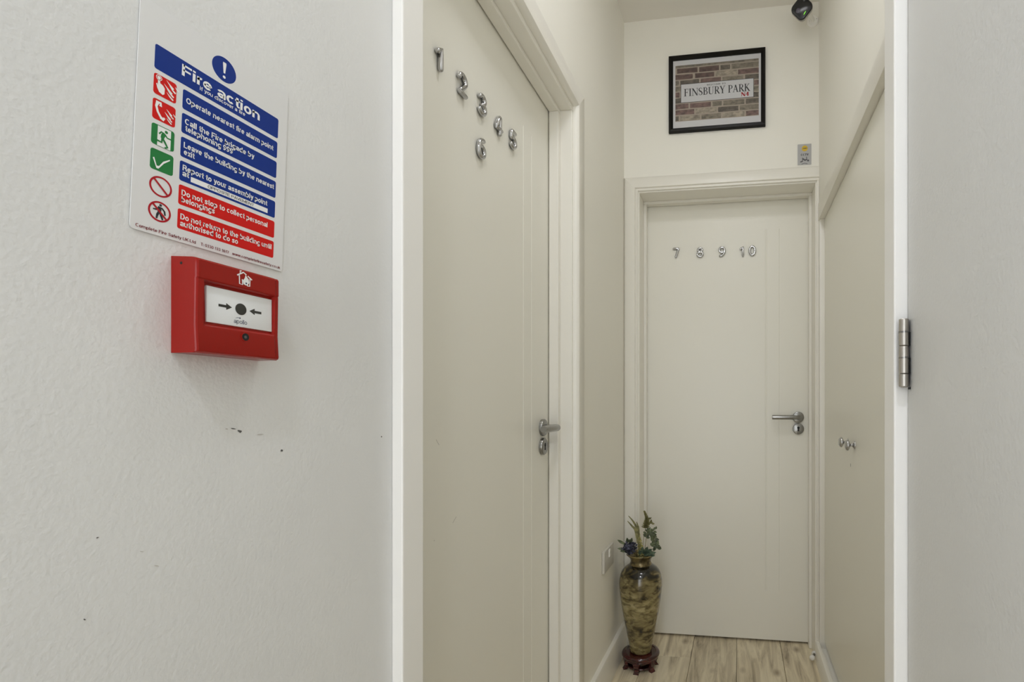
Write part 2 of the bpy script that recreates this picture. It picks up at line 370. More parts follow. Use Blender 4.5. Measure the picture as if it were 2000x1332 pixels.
def tube(bm, pts, rad, n=10, caps=True, closed=False):
    """round tube through 3-D points; rad a number or one radius per point"""
    pts = [Vector(p) for p in pts]; k = len(pts)
    R = rad if isinstance(rad, (list, tuple)) else [rad] * k
    rings = []; ref = None
    for i in range(k):
        if closed: d = (pts[(i + 1) % k] - pts[i - 1]).normalized()
        else: d = (pts[min(k - 1, i + 1)] - pts[max(0, i - 1)]).normalized()
        if ref is None:
            ref = d.orthogonal().normalized()
        ref = (ref - d * ref.dot(d))
        ref = ref.normalized() if ref.length > 1e-6 else d.orthogonal().normalized()
        s = d.cross(ref)
        rings.append([bm.verts.new(pts[i] + (ref * math.cos(2 * PI * j / n) + s * math.sin(2 * PI * j / n)) * R[i]) for j in range(n)])
    m_ = k if closed else k - 1
    for i in range(m_):
        a, b = rings[i], rings[(i + 1) % k]
        if closed and i == k - 1:
            # find the best rotation so the ring closes without a twist
            best = min(range(n), key=lambda q: sum((a[j].co - b[(j + q) % n].co).length for j in range(n)))
            b = b[best:] + b[:best]
        for j in range(n):
            bm.faces.new((a[j], a[(j + 1) % n], b[(j + 1) % n], b[j]))
    if caps and not closed:
        bm.faces.new(list(reversed(rings[0]))); bm.faces.new(rings[-1])
def rounded(pts, r):
    """add domed ends to a polyline, returns (points, radii)"""
    pts = [Vector(p) for p in pts]
    a = (pts[0] - pts[1]).normalized(); b = (pts[-1] - pts[-2]).normalized()
    P = [pts[0] + a * r * k for k in (0.99, 0.85, 0.5)] + pts + [pts[-1] + b * r * k for k in (0.5, 0.85, 0.99)]
    R = [r * .12, r * .53, r * .87] + [r] * len(pts) + [r * .87, r * .53, r * .12]
    return P, R
def lathe(bm, prof, c, axis='z', n=40, mi=0, close=True):
    """prof: list of (radius, height) along axis from centre c"""
    c = Vector(c); ax = {'x': Vector((1, 0, 0)), 'y': Vector((0, 1, 0)), 'z': Vector((0, 0, 1))}[axis] if isinstance(axis, str) else Vector(axis)
    ax = ax.normalized(); a = ax.orthogonal().normalized(); b = ax.cross(a)
    rs = []
    for r, h in prof:
        if r < 1e-6: rs.append([bm.verts.new(c + ax * h)])
        else: rs.append([bm.verts.new(c + ax * h + (a * math.cos(2 * PI * j / n) + b * math.sin(2 * PI * j / n)) * r) for j in range(n)])
    for p, q in zip(rs, rs[1:]):
        for j in range(n):
            k = (j + 1) % n
            if len(p) == 1 and len(q) == 1: continue
            if len(p) == 1: f = bm.faces.new((p[0], q[k], q[j]))
            elif len(q) == 1: f = bm.faces.new((p[j], p[k], q[0]))
            else: f = bm.faces.new((p[j], p[k], q[k], q[j]))
            f.material_index = mi
    if close:
        if len(rs[0]) > 1: bm.faces.new(list(reversed(rs[0])))
        if len(rs[-1]) > 1: bm.faces.new(rs[-1])
    bmesh.ops.recalc_face_normals(bm, faces=bm.faces)
def extrude(bm, prof, fa, fb):
    """solid from an outline: fa / fb map an outline point to the two ends"""
    A = [bm.verts.new(fa(p)) for p in prof]; Bv = [bm.verts.new(fb(p)) for p in prof]
    n = len(prof)
    for i in range(n): bm.faces.new((A[i], A[(i + 1) % n], Bv[(i + 1) % n], Bv[i]))
    bm.faces.new(list(reversed(A))); bm.faces.new(Bv)
    bmesh.ops.recalc_face_normals(bm, faces=bm.faces)

# ------------------------------------------------------------------ the hall: shell
XL, XR, YB, YF, ZC = -0.50, 0.331, 2.205, -1.80, 2.745
DL0, DL1 = 0.705, 1.520            # rough opening of the left door
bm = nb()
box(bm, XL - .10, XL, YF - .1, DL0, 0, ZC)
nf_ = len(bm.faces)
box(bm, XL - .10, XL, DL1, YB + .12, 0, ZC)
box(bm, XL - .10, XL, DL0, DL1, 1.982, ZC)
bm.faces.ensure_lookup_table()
for f in bm.faces[nf_:]: f.material_index = 1            # corridor part lighter cream, the tone makes up for weaker light there
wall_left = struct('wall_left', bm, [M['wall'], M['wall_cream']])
CU0, CU1, CUZ0, CUZ1 = 1.08, 2.190, 0.06, 1.829     # cupboard opening in the right wall
bm = nb()
box(bm, XR, XR + .10, YF - .1, CU0, 0, ZC)
box(bm, XR, XR + .10, CU1, YB + .12, 0, ZC)
box(bm, XR, XR + .10, CU0, CU1, CUZ1 + .02, ZC)
box(bm, XR, XR + .10, CU0, CU1, 0, CUZ0)
struct('wall_right', bm, M['wall_cream'])
EX0, EX1, EZ = -0.455, XR, 2.013
bm = nb()
box(bm, XL, EX0, YB, YB + .12, 0, ZC)
box(bm, EX0, XR, YB, YB + .12, EZ, ZC)
struct('wall_back', bm, M['wall_cream'])
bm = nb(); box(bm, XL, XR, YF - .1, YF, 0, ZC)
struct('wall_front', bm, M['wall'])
bm = nb(); box(bm, XL - .1, XR + .1, YF - .1, YB + .35, ZC, ZC + .08)
struct('ceiling', bm, M['ceiling'])
bm = nb(); box(bm, XL - .12, XR + .1, YF - .1, YB + .35, -.06, -.012)
floor = struct('floor', bm, M['gap'])
PW = 0.1915
cols = [(-.009 + PW * (k - 3), -.009 + PW * (k - 2)) for k in range(6)]
ends = {0: [-.9, .3, 1.5], 1: [-1.25, -.05, 1.0, 2.147], 2: [-.35, .85, 3.0], 3: [-1.45, -.25, .95], 4: [-.6, .6, 1.8], 5: [-.2, 1.0]}
for k, (a, b) in enumerate(cols):
    a, b = max(a, XL), min(b, XR)
    ys = [YF] + [y for y in ends[k] if y < YB + .15] + [YB + .16]
    for y0, y1 in zip(ys, ys[1:]):
        obj('plank', boxbm(a + .0007, b - .0007, y0 + .0006, y1 - .0006, -.012, 0, bev=.0012, seg=1), M['plank'], floor)

# skirting boards with a rounded top
def skirt(name, pts, ya, yb):
    bm = nb(); extrude(bm, pts, lambda p: (p[0], ya, p[1]), lambda p: (p[0], yb, p[1]))
    return struct(name, bm, M['joinery'], smooth=40)
T = .016; H = .120
skirt('baseboard_left', [(XL, 0), (XL + T, 0), (XL + T, H - .010), (XL + T - .003, H - .003), (XL + T - .009, H), (XL, H)], 1.572, YB - .015)
H = .080
skirt('baseboard_right', [(XR, 0), (XR - T, 0), (XR - T, H - .004), (XR - T + .003, H), (XR, H)], .735, YB - .004)

# ------------------------------------------------------------------ door leaves with twin grooves
def leaf_bm(fr, W, Hh, th, grooves, vb, vt, gw=.0022, gd=.0022):
    us = [0.0]
    for g_ in grooves: us += [g_ - gw, g_, g_ + gw]
    us += [W]
    vs = [0.0, vb - .003, vb, vt, vt + .003, Hh]
    bm = nb(); V = {}
    for i, u in enumerate(us):
        for j, v in enumerate(vs):
            V[i, j] = bm.verts.new(fr(u, v, -gd if (u in grooves and j in (2, 3)) else 0.0))
    for i in range(len(us) - 1):
        for j in range(len(vs) - 1):
            bm.faces.new((V[i, j], V[i + 1, j], V[i + 1, j + 1], V[i, j + 1]))
    b = [bm.verts.new(fr(u, v, -th)) for u, v in ((0, 0), (W, 0), (W, Hh), (0, Hh))]
    bm.faces.new(list(reversed(b)))
    n, m_ = len(us) - 1, len(vs) - 1
    bm.faces.new([V[i, 0] for i in range(n, -1, -1)] + [b[0], b[1]])
    bm.faces.new([V[i, m_] for i in range(n + 1)] + [b[2], b[3]])
    bm.faces.new([V[0, j] for j in range(m_ + 1)] + [b[3], b[0]])
    bm.faces.new([V[n, j] for j in range(m_, -1, -1)] + [b[1], b[2]])
    return bm

def lever_set(door, fr, cu, cv, kv, sgn):
    """lever on a round rose with a key escutcheon below; fr on the leaf face"""
    hd = obj('handle', _disc(fr, cu, cv, .0245, .0095), M['satin'], door, smooth=35)
    bm = nb()
    pts = [fr(cu, cv, .009), fr(cu, cv, .030), fr(cu, cv, .040), fr(cu + sgn * .0035, cv, .0475), fr(cu + sgn * .011, cv, .050),
           fr(cu + sgn * .045, cv, .050), fr(cu + sgn * .112, cv, .050)]
    P, R = rounded(pts, .0098)
    P = P[3:]; R = R[3:]
    tube(bm, P[:-2], [.0090, .0090] + [.0098] * (len(P) - 5) + [.0090], n=18)
    obj('lever', bm, M['satin'], hd, smooth=40)
    es = obj('escutcheon', _disc(fr, cu, kv, .0245, .0095), M['satin'], door, smooth=35)
    bm = nb()
    poly(bm, fr, circ(cu, kv + .0050, .0056, 18), .0097, .0003)
    poly(bm, fr, [(cu - .0026, kv + .003), (cu - .0040, kv - .0105), (cu + .0040, kv - .0105), (cu + .0026, kv + .003)][::1], .0097, .0003)
    bmesh.ops.recalc_face_normals(bm, faces=bm.faces)
    obj('keyhole', bm, M['black'], es)
def _disc(fr, cu, cv, r, h):
    bm = nb(); lathe(bm, [(r, 0), (r, h - .0025), (r - .0008, h - .0008), (r - .0025, h), (0, h)], fr(cu, cv, 0), fr.w, n=36)
    return bm

# ---- door 1: in the left wall
d1 = thing('door_1', 'cream flush door in the left wall, numerals 1 to 6 on it', 'door', (XL, 1.115, 0), kind='structure')
F1 = Fr((-.568, .737, .008), (0, 1, 0), (0, 0, 1), (1, 0, 0))
obj('leaf', leaf_bm(F1, .754, 1.945, .040, [1.2955 - .737, 1.3499 - .737], .22, 1.797), M['door'], d1)
ch = .0018
obj('jamb', boxbm(-.620, XL, 1.494, DL1, 0, 1.956, bev=ch), M['joinery'], d1)
obj('jamb', boxbm(-.620, XL, DL0, .731, 0, 1.956, bev=ch), M['joinery'], d1)
obj('head', boxbm(-.620, XL, DL0, DL1, 1.956, 1.982, bev=ch), M['joinery'], d1)
obj('door_stop_bead', boxbm(-.565, -.536, 1.473, 1.494, 0, 1.944, bev=ch), M['joinery'], d1)
obj('door_stop_bead', boxbm(-.565, -.536, .731, .745, 0, 1.944, bev=ch), M['joinery'], d1)
obj('door_stop_bead', boxbm(-.565, -.536, .731, 1.494, 1.944, 1.956, bev=ch), M['joinery'], d1)
# moulded architrave: flat face, eased inner edge
def arch_prof(w, t):   # (distance from opening edge, projection)
    return [(0, 0), (0, t * .45), (.003, t * .8), (.008, t), (w - .010, t), (w - .003, t * .75), (w, t * .35), (w, 0)]
bm = nb(); pr = arch_prof(.069, .018)
extrude(bm, pr, lambda p: (XL + p[1], 1.502 + p[0], 0), lambda p: (XL + p[1], 1.502 + p[0], 1.970 + p[0]))
obj('architrave', bm, M['joinery'], d1, smooth=35)
bm = nb()
extrude(bm, pr, lambda p: (XL + p[1], .7315, 1.970 + p[0]), lambda p: (XL + p[1], 1.502 + p[0], 1.970 + p[0]))
obj('architrave', bm, M['joinery'], d1, smooth=35)
lever_set(d1, F1, 1.4275 - .737, .9965 - .008, .9415 - .008, -1)
# scuffs on the leaf
for (yy, zz, pts) in ((.905, .990, [(-.006, .006), (-.002, .001), (.004, -.005)]), (.962, .83, [(-.006, -.005), (0, 0), (.007, .005)]), (.893, .806, [(-.0015, 0), (0.0015, .0005)])):
    bm = nb(); stroke(bm, F1, [(yy - .737 + a, zz - .008 + b) for a, b in pts], .0012, .0002, .0001)
    obj('scuff_mark', bm, M['faint'], d1)

# ---- door 2: at the end of the hall
d2 = thing('door_2', 'cream flush door at the end of the hall, numerals 7 to 10 on it', 'door', (-.055, YB, 0), kind='structure')
F2 = Fr((-.427, 2.340, .010), (1, 0, 0), (0, 0, 1), (0, -1, 0))
obj('leaf', leaf_bm(F2, .7395, 1.977, .040, [.1182 + .427, .1240 + .427, .1789 + .427], .22, 1.840, gw=.0014, gd=.0010), M['door'], d2)
obj('jamb', boxbm(EX0, -.430, YB - .004, YB + .18, 0, 1.990, bev=ch), M['joinery'], d2)
obj('jamb', boxbm(.3155, XR - .0005, YB - .004, YB + .18, 0, 1.990, bev=ch), M['joinery'], d2)
obj('head', boxbm(EX0, XR - .0005, YB - .004, YB + .18, 1.990, EZ, bev=ch), M['joinery'], d2)
obj('door_stop_bead', boxbm(-.430, -.4175, 2.300, 2.333, 0, 1.978, bev=ch), M['joinery'], d2)
obj('door_stop_bead', boxbm(.3033, .3155, 2.300, 2.333, 0, 1.978, bev=ch), M['joinery'], d2)
obj('door_stop_bead', boxbm(-.430, .3155, 2.300, 2.333, 1.978, 1.990, bev=ch), M['joinery'], d2)
def arch2(w):  # with an inner bead
    return [(0, 0), (0, .010), (.002, .012), (.006, .012), (.008, .0085), (.0105, .0085), (.014, .015), (w - .012, .0155), (w - .004, .011), (w, .004), (w, 0)]
yb = YB
pr = arch2(.063)
bm = nb(); extrude(bm, pr, lambda p: (-.436 - p[0], yb - p[1], 0), lambda p: (-.436 - p[0], yb - p[1], 1.996 + p[0]))
obj('architrave', bm, M['joinery'], d2, smooth=35)
bm = nb(); extrude(bm, pr, lambda p: (-.436 - p[0], yb - p[1], 1.996 + p[0]), lambda p: (XR - .0005, yb - p[1], 1.996 + p[0]))
obj('architrave', bm, M['joinery'], d2, smooth=35)
bm = nb(); box(bm, .3215, XR - .0005, YB - .011, YB - .0005, .0, 1.996, bev=.002)
obj('architrave', bm, M['joinery'], d2, smooth=35)
lever_set(d2, F2, .2617 + .427, 1.0087 - .010, .957 - .010, -1)

# ---- door 3: frame across the hall, leaf folded back on the right
d3 = thing('door_3', 'open white door folded back along the right of the hall, steel hinge', 'door', (.21, .68, 0), kind='structure')
obj('jamb', boxbm(XL, -.4825, .681, .731, 0, ZC - .10, bev=.0022), M['frame_white'], d3)
obj('jamb', boxbm(.194, XR, .681, .725, 0, ZC - .10, bev=.0022), M['frame_white'], d3)
obj('head', boxbm(XL, XR, .681, .731, ZC - .10, ZC, bev=.0022), M['frame_white'], d3)
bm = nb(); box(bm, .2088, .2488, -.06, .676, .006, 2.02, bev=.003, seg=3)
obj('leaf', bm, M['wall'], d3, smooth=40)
kx, ky, kr = .2014, .6665, .0056
zs = [1.0835, 1.0997, 1.1193, 1.1340, 1.1513, 1.1675]
hinge = obj('hinge', boxbm(.2014, .2080, .6735, .6795, 1.083, 1.168, bev=.0004), M['steel'], d3)
for i in range(5):
    bm = nb(); z0, z1 = zs[i] + .0003, zs[i + 1] - .0003
    lathe(bm, [(kr - .0006, 0), (kr, .0006), (kr, z1 - z0 - .0006), (kr - .0006, z1 - z0)], (kx, ky, z0), 'z', n=24)
    box(bm, kx, kx + .0055, ky + .002, ky + .0105, z0, z1)
    obj('knuckle', bm, M['steel'], hinge, smooth=35)
for (z0, z1) in ((1.151, 1.1508 - .0), (1.118, 1.1205)):
    bm = nb(); lathe(bm, [(kr + .0003, 0), (kr + .0003, .0022)], (kx, ky, (z0 + z1) / 2 - .001), 'z', n=24)
    obj('bearing_ring', bm, M['satin'], hinge, smooth=35)
for (z0, z1) in ((1.1345, 1.1508), (1.1002, 1.119), (1.0805, 1.0835)):
    obj('hinge_slot', boxbm(.2074, .2087, .6640, .6700, z0, z1), M['black'], hinge)

# ------------------------------------------------------------------ cupboard in the right wall
cup = thing('built_in_cupboard', 'built-in cream double-door cupboard filling the right wall of the hall', 'cupboard', (XR, 1.65, 0))
obj('frame', boxbm(XR - .0015, XR + .095, 2.178, CU1, CUZ0, CUZ1, bev=.0012), M['joinery'], cup, smooth=35)
obj('frame', boxbm(XR - .0015, XR + .095, CU0, 1.118, CUZ0, CUZ1, bev=.0012), M['joinery'], cup)
bm = nb(); box(bm, XR - .0015, XR + .095, CU0, CU1, CUZ1, CUZ1 + .020, bev=.0012)
obj('head', bm, M['joinery'], cup)
bm = nb()
extrude(bm, [(0, 0), (.0040, 0), (.0050, .0015), (.0050, .066), (.0020, .0700), (0, .0705)],
        lambda p: (XR - p[0], CU0 - .04, CUZ1 + p[1]), lambda p: (XR - p[0], YB - .012, CUZ1 + p[1]))
obj('architrave', bm, M['joinery'], cup, smooth=35)
FC = Fr((.350, 2.176, .085), (0, -1, 0), (0, 0, 1), (-1, 0, 0))
dA = obj('door', leaf_bm(FC, 2.176 - 1.6825, 1.741, .020, [], .3, 1.3), M['door'], cup)
FCb = Fr((.3496, 1.6795, .085), (0, -1, 0), (0, 0, 1), (-1, 0, 0))
dB = obj('door', boxbm(.3485, .3695, 1.1205, 1.6795, .085, 1.826, bev=.0015), M['door'], cup)
for d, yy, zz in ((dA, 1.7268, .9415), (dB, 1.6234, .9400)):
    bm = nb()
    lathe(bm, [(.0125, 0), (.0125, .0015), (.0095, .0035), (.0048, .0065), (.0040, .0105), (.0050, .0135), (.0120, .0160), (.0168, .0190), (.0172, .0215),
               (.0150, .0255), (.0095, .0285), (0, .0295)], (.350 if d is dA else .3485, yy, zz), (-1, 0, 0), n=30)
    obj('knob', bm, M['chrome'], d, smooth=60)
bm = nb(); box(bm, .3480, .3486, 1.6775, 1.6795, .868, .878); obj('scuff_mark', bm, M['cut'], cup)

# ------------------------------------------------------------------ fire action sign on the left wall
WX = XL + .0004
sg = thing('fire_action_sign', 'white fire action instruction sign with blue and red panels', 'sign', (WX, .43, 1.208))
FS = Fr((WX, 0, 1.300), (0, 1, 0), (0, 0, 1), (1, 0, 0), shear=.04)
def S(v): return v - 1.300
bm = nb(); poly(bm, FS, rrect(.3602, .5028, S(1.2080), S(1.4075), .0035), 0, .0008)
obj('sheet', bm, M['sheet'], sg)
w1, t1, w2 = .0008, .0001, .00105
def panel(name, u0, u1, z0, z1, mat, lines, r=.0018, bold=.028, ink='swhite'):
    bm = nb(); poly(bm, FS, rrect(u0, u1, S(z0), S(z1), r), w1, t1)
    p = obj(name, bm, M[mat], sg)
    for (s, a, b, z, cap, *bd) in lines:
        bm = nb(); text(bm, FS, s, a, b, S(z), cap, w2, bd[0] if bd else bold)
        obj('lettering', bm, M[ink], p)
    return p
panel('header_panel', .3724, .4918, 1.3520, 1.3737, 'sblue',
      [('Fire action', .3939, .4702, 1.3597, .0104, .03), ('if you discover a fire', .4098, .4541, 1.3556, .0037, .015)])
bm = nb(); poly(bm, FS, circ(.4316, S(1.3893), .0118, 36), w1, t1)
ex = obj('warning_disc', bm, M['sblue'], sg)
bm = nb()
stroke(bm, FS, [(.4316, S(1.3965)), (.4316, S(1.3950)), (.4316, S(1.3858))], [.0030, .0034, .0016], w2)
poly(bm, FS, circ(.4316, S(1.3820), .0014, 16), w2)
obj('exclamation_mark', bm, M['swhite'], ex)
P0, RP, PH = 1.3480, .02196, .0182
def row(k): return P0 - RP * k - PH, P0 - RP * k
rows = [('blue_panel', 'sblue', [('Operate nearest fire alarm point', .3985, .4866, .0112)]),
        ('blue_panel', 'sblue', [('Call the Fire brigade by', .3982, .4653, .0089), ('telephoning 999', .3988, .4430, .0027)]),
        ('blue_panel', 'sblue', [('Leave the building by the nearest', .3981, .4889, .0089), ('exit', .3984, .4076, .0027)]),
        ('blue_panel', 'sblue', [('Report to your assembly point', .3980, .4819, .0099), ('at', .3980, .4036, .0048)]),
        ('red_panel', 'sred', [('Do not stop to collect personal', .3980, .4833, .0089), ('belongings', .3982, .4278, .0027)]),
        ('red_panel', 'sred', [('Do not return to the building until', .3979, .4889, .0089), ('authorised to do so', .3979, .4518, .0027)])]
rows[0][2][0] = ('Operate nearest fire alarm point', .3985, .4866, .0066)
for k, (nm, mt, lines) in enumerate(rows):
    z0, z1 = row(k)
    p = panel(nm, .3957, .4915, z0, z1, mt, [(s, a, b, z0 + dz, .0053) for s, a, b, dz in lines])
    if k == 3:
        bm = nb(); poly(bm, FS, rrect(.4054, .4828, S(z0 + .0022), S(z0 + .0070), .0003), w1 + t1, .0001)
        obj('write_in_strip', bm, M['swhite'], p)
        bm = nb(); text(bm, FS, 'OPPOSITE PAVEMENT', .4204, .4669, S(z0 + .0032), .0028, w2 + .0001, 0)
        obj('lettering', bm, M['sblack'], p)
# pictograms
U0, U1 = .3724, .3904
def tile(k, mat):
    z0, z1 = row(k); bm = nb(); poly(bm, FS, rrect(U0, U1, S(z0 + .0003), S(z1 + .0002), .0021), w1, t1)
    return obj('symbol_tile', bm, M[mat], sg), (lambda x, y: (U0 + x * (U1 - U0), S(z0 + y * PH)))
def flames(bm, q, x0, y0, s):
    for (dx, dy, ln) in ((0, 0, .42), (.02, .16, .46), (-.06, .30, .52), (.10, .42, .40), (.0, .58, .46), (.26, .60, .26)):
        pts = [q(x0 + (dx + .36) * s - t * ln * s * .75, y0 + dy * s + t * ln * s * .62 + (t - t * t) * -.10 * s) for t in (0, .25, .5, .75, 1)]
        stroke(bm, FS, pts, [.0012 * s / .8, .0012 * s / .8, .0011 * s / .8, .0007, .0001], w2)
p, q = tile(0, 'sred')
bm = nb()
poly(bm, FS, [q(*a) for a in ((.10, .52), (.15, .34), (.24, .18), (.40, .12), (.47, .20), (.48, .47), (.42, .55), (.35, .60), (.27, .62), (.26, .84), (.17, .84), (.17, .46), (.14, .56))][::-1], w2)
poly(bm, FS, circ(*q(.215, .86), .0014, 14), w2 + .00003)
ring(bm, FS, *q(.215, .86), .0024, .0019, w2, n=18)
flames(bm, q, .52, .12, .95)
obj('pictogram', bm, M['swhite'], p)
p, q = tile(1, 'sred')
bm = nb()
stroke(bm, FS, [q(.20, .86), q(.15, .66), q(.22, .42), q(.34, .24), q(.44, .17)], [.0026, .0019, .0018, .0019, .0022], w2)
stroke(bm, FS, [q(.13, .86), q(.33, .88), q(.33, .72)], [.0022, .0022, .0022], w2 + .00003)
stroke(bm, FS, [q(.34, .20), q(.46, .14), q(.52, .26)], [.0022, .0024, .0016], w2 + .00006)
flames(bm, q, .58, .12, .72)
obj('pictogram', bm, M['swhite'], p)
p, q = tile(2, 'sgreen')
bm = nb(); poly(bm, FS, [q(.26, .02), q(.84, .02), q(.84, .99), q(.26, .99)], w1 + t1, .00005); obj('doorway', bm, M['swhite'], p)
bm = nb()
poly(bm, FS, circ(*q(.63, .82), .0013, 16), w2)
stroke(bm, FS, [q(.55, .72), q(.50, .60), q(.46, .44)], [.0030, .0032, .0026], w2)
stroke(bm, FS, [q(.56, .70), q(.42, .74), q(.32, .60)], .0012, w2 + .00003)
stroke(bm, FS, [q(.57, .68), q(.68, .56), q(.84, .56)], .0012, w2 + .00006)
stroke(bm, FS, [q(.46, .45), q(.44, .24), q(.20, .26)], .0016, w2 + .00009)
stroke(bm, FS, [q(.48, .45), q(.58, .30), q(.70, .10), q(.58, .04)], .0016, w2 + .00012)
stroke(bm, FS, [q(.20, .01), q(.86, .01)], .0004, w2); stroke(bm, FS, [q(.20, .99), q(.86, .99)], .0004, w2)
obj('pictogram', bm, M['sgreen'], p)
p, q = tile(3, 'sgreen')
bm = nb()
poly(bm, FS, [q(*a) for a in ((.16, .60), (.28, .24), (.38, .26), (.55, .55), (.84, .78), (.84, .72), (.58, .46), (.36, .12), (.27, .12), (.10, .56))][::1], w2)
obj('pictogram', bm, M['swhite'], p)
for k in (4, 5):
    z0, z1 = row(k); cu, cv = .3814, S((z0 + z1) / 2)
    bm = nb(); ring(bm, FS, cu, cv, .0089, .0074, w1 + .0001, .00005, 40)
    pr = obj('prohibition_ring', bm, M['pred'], sg)
    if k == 5:
        q = lambda x, y: (cu + x * .0089, cv + y * .0089)
        bm = nb()
        poly(bm, FS, circ(*q(.06, .66), .0011, 16), w1 + .0001)
        stroke(bm, FS, [q(.02, .50), q(-.04, .20), q(-.02, -.02)], [.0028, .0034, .0026], w1 + .0001)
        stroke(bm, FS, [q(-.16, .36), q(-.30, .14), q(-.58, .12)], [.0010, .0013, .0013], w1 + .00013)
        stroke(bm, FS, [q(.16, .44), q(.42, .14), q(.48, -.22)], [.0012, .0014, .0012], w1 + .00016)
        stroke(bm, FS, [q(-.06, -.02), q(-.20, -.34), q(-.26, -.72)], [.0020, .0018, .0013], w1 + .00019)
        stroke(bm, FS, [q(.04, -.02), q(.14, -.36), q(.28, -.74)], [.0020, .0018, .0013], w1 + .00022)
        obj('pictogram', bm, M['sblack'], pr)
    bm = nb(); stroke(bm, FS, [(cu - .0058, cv + .0058), (cu + .0058, cv - .0058)], .0016, w1 + .0003)
    obj('prohibition_bar', bm, M['pred'], pr)
for s, a, b in (('Complete Fire Safety UK Ltd', .3640, .4120), ('T: 0330 133 1617', .4163, .4430), ('www.completefiresafety.co.uk', .4464, .4999)):
    bm = nb(); text(bm, FS, s, a, b, S(1.2105), .0028, w2, .012); obj('footer_lettering', bm, M['fred'], sg)

# ------------------------------------------------------------------ fire alarm call point
cp = thing('fire_alarm_call_point', 'red fire alarm call point fixed to the left wall below the fire sign', 'alarm', (XL, .430, 1.108))
FA = Fr((XL + .0002, .3885, 1.1075), (0, 1, 0), (0, 0, 1), (1, 0, 0))
CW, CH_, CD = .0835, .0845, .0265
def fbox(bm, fr, u0, u1, v0, v1, w0, w1_, bev=0, seg=3):
    a, b = fr(u0, v0, w0), fr(u1, v1, w1_)
    box(bm, min(a.x, b.x), max(a.x, b.x), min(a.y, b.y), max(a.y, b.y), min(a.z, b.z), max(a.z, b.z), bev, seg)
bm = nb()
# closed casing: outline in (v, w) with a deep raised top band, a recessed middle and a raised lower band
prof = [(0, 0), (0, .0235), (.0012, .0258), (.003, .0265), (.0245, .0252), (.0262, .0235), (.0272, .0215), (.0605, .0205), (.0640, .0215), (.0660, .0258), (.0672, .0265), (.0825, .0265), (.0840, .0255), (.0848, .0232), (.0862, 0)]
full = [(v, w) if (v < .026 or v > .065) else (v, .0252 + (v - .0262) / .04 * .0008) for v, w in prof]
def skin(bm, fr, us_sc):
    rows_ = []
    for (u, sc, pf) in us_sc: rows_.append([bm.verts.new(fr(u, v, w * sc if w else 0)) for v, w in pf])
    n = len(prof)
    for A, Bv in zip(rows_, rows_[1:]):
        for i in range(n): bm.faces.new((A[i], A[(i + 1) % n], Bv[(i + 1) % n], Bv[i]))
    bm.faces.new(list(reversed(rows_[0]))); bm.faces.new(rows_[-1])
    bmesh.ops.recalc_face_normals(bm, faces=bm.faces)
skin(bm, FA, [(0, .93, full), (.0006, .97, full), (.0018, 1, full), (.0068, 1, full), (.0082, 1, prof), (CW - .0062, 1, prof), (CW - .0052, .975, full), (CW - .0018, .97, full), (CW - .0006, .94, full), (CW, .90, full)])
body = obj('body', bm, M['alarm'], cp, smooth=25)
bm = nb(); fbox(bm, FA, .0115, .0772, .0290, .0622, .017, .0228, bev=.0006)
el = obj('break_plate', bm, M['plate'], cp, smooth=40)
wA = .02288
bm = nb(); lathe(bm, [(.0055, 0), (.0055, .0004), (.0050, .0006), (0, .0002)], FA(.0437, .0462, .02275), (1, 0, 0), n=28)
obj('press_disc', bm, M['arrow'], el, smooth=40)
for sg_, u0 in ((1, .0222), (-1, .0652)):
    bm = nb()
    pts = [(u0, .0012), (u0 + sg_ * .0072, .0012), (u0 + sg_ * .0072, .0032), (u0 + sg_ * .0128, 0), (u0 + sg_ * .0072, -.0032), (u0 + sg_ * .0072, -.0012), (u0, -.0012)]
    pts = [(a, b + .0462) for a, b in pts]
    poly(bm, FA, pts if sg_ < 0 else pts[::-1], wA)
    obj('arrow', bm, M['arrow'], el)
bm = nb(); text(bm, FA, 'apollo', .0368, .0500, .0320, .0042, wA, .0)
stroke(bm, FA, [(.0383, .0368), (.0400, .0376), (.0420, .0376), (.0432, .0368)], [.0002, .0004, .0005, .0003], wA)
poly(bm, FA, circ(.0428, .0375, .0007, 10), wA + .00003)
obj('maker_lettering', bm, M['navy'], el)
# house and flame symbol on the top band
wB = .02668
bm = nb()
hx = lambda x, y: (.0366 + x * .0150, .0690 + y * .0128)
stroke(bm, FA, [hx(.0, .66), hx(.42, .98), hx(.62, .84)], .0012, wB)
stroke(bm, FA, [hx(.14, .70), hx(.16, .06), hx(.36, .04), hx(.34, .44)], .0011, wB + .00003)
stroke(bm, FA, [hx(.20, .86), hx(.20, 1.05), hx(.30, 1.04)], .0010, wB + .00006)
stroke(bm, FA, [hx(.86, .62), hx(.84, .04), hx(.66, .04)], .0011, wB + .00003)
stroke(bm, FA, [hx(.70, .78), hx(1.0, .56)], .0012, wB + .00008)
poly(bm, FA, [hx(*a) for a in ((.42, .10), (.38, .36), (.50, .58), (.56, .84), (.66, .66), (.76, .56), (.80, .30), (.70, .08), (.56, .04))][::-1], wB + .0001)
obj('house_fire_symbol', bm, M['swhite'], cp)
bm = nb(); poly(bm, FA, circ(*hx(.60, .20), .0009, 12), wB + .00016); obj('symbol_dot', bm, M['navy'], cp)
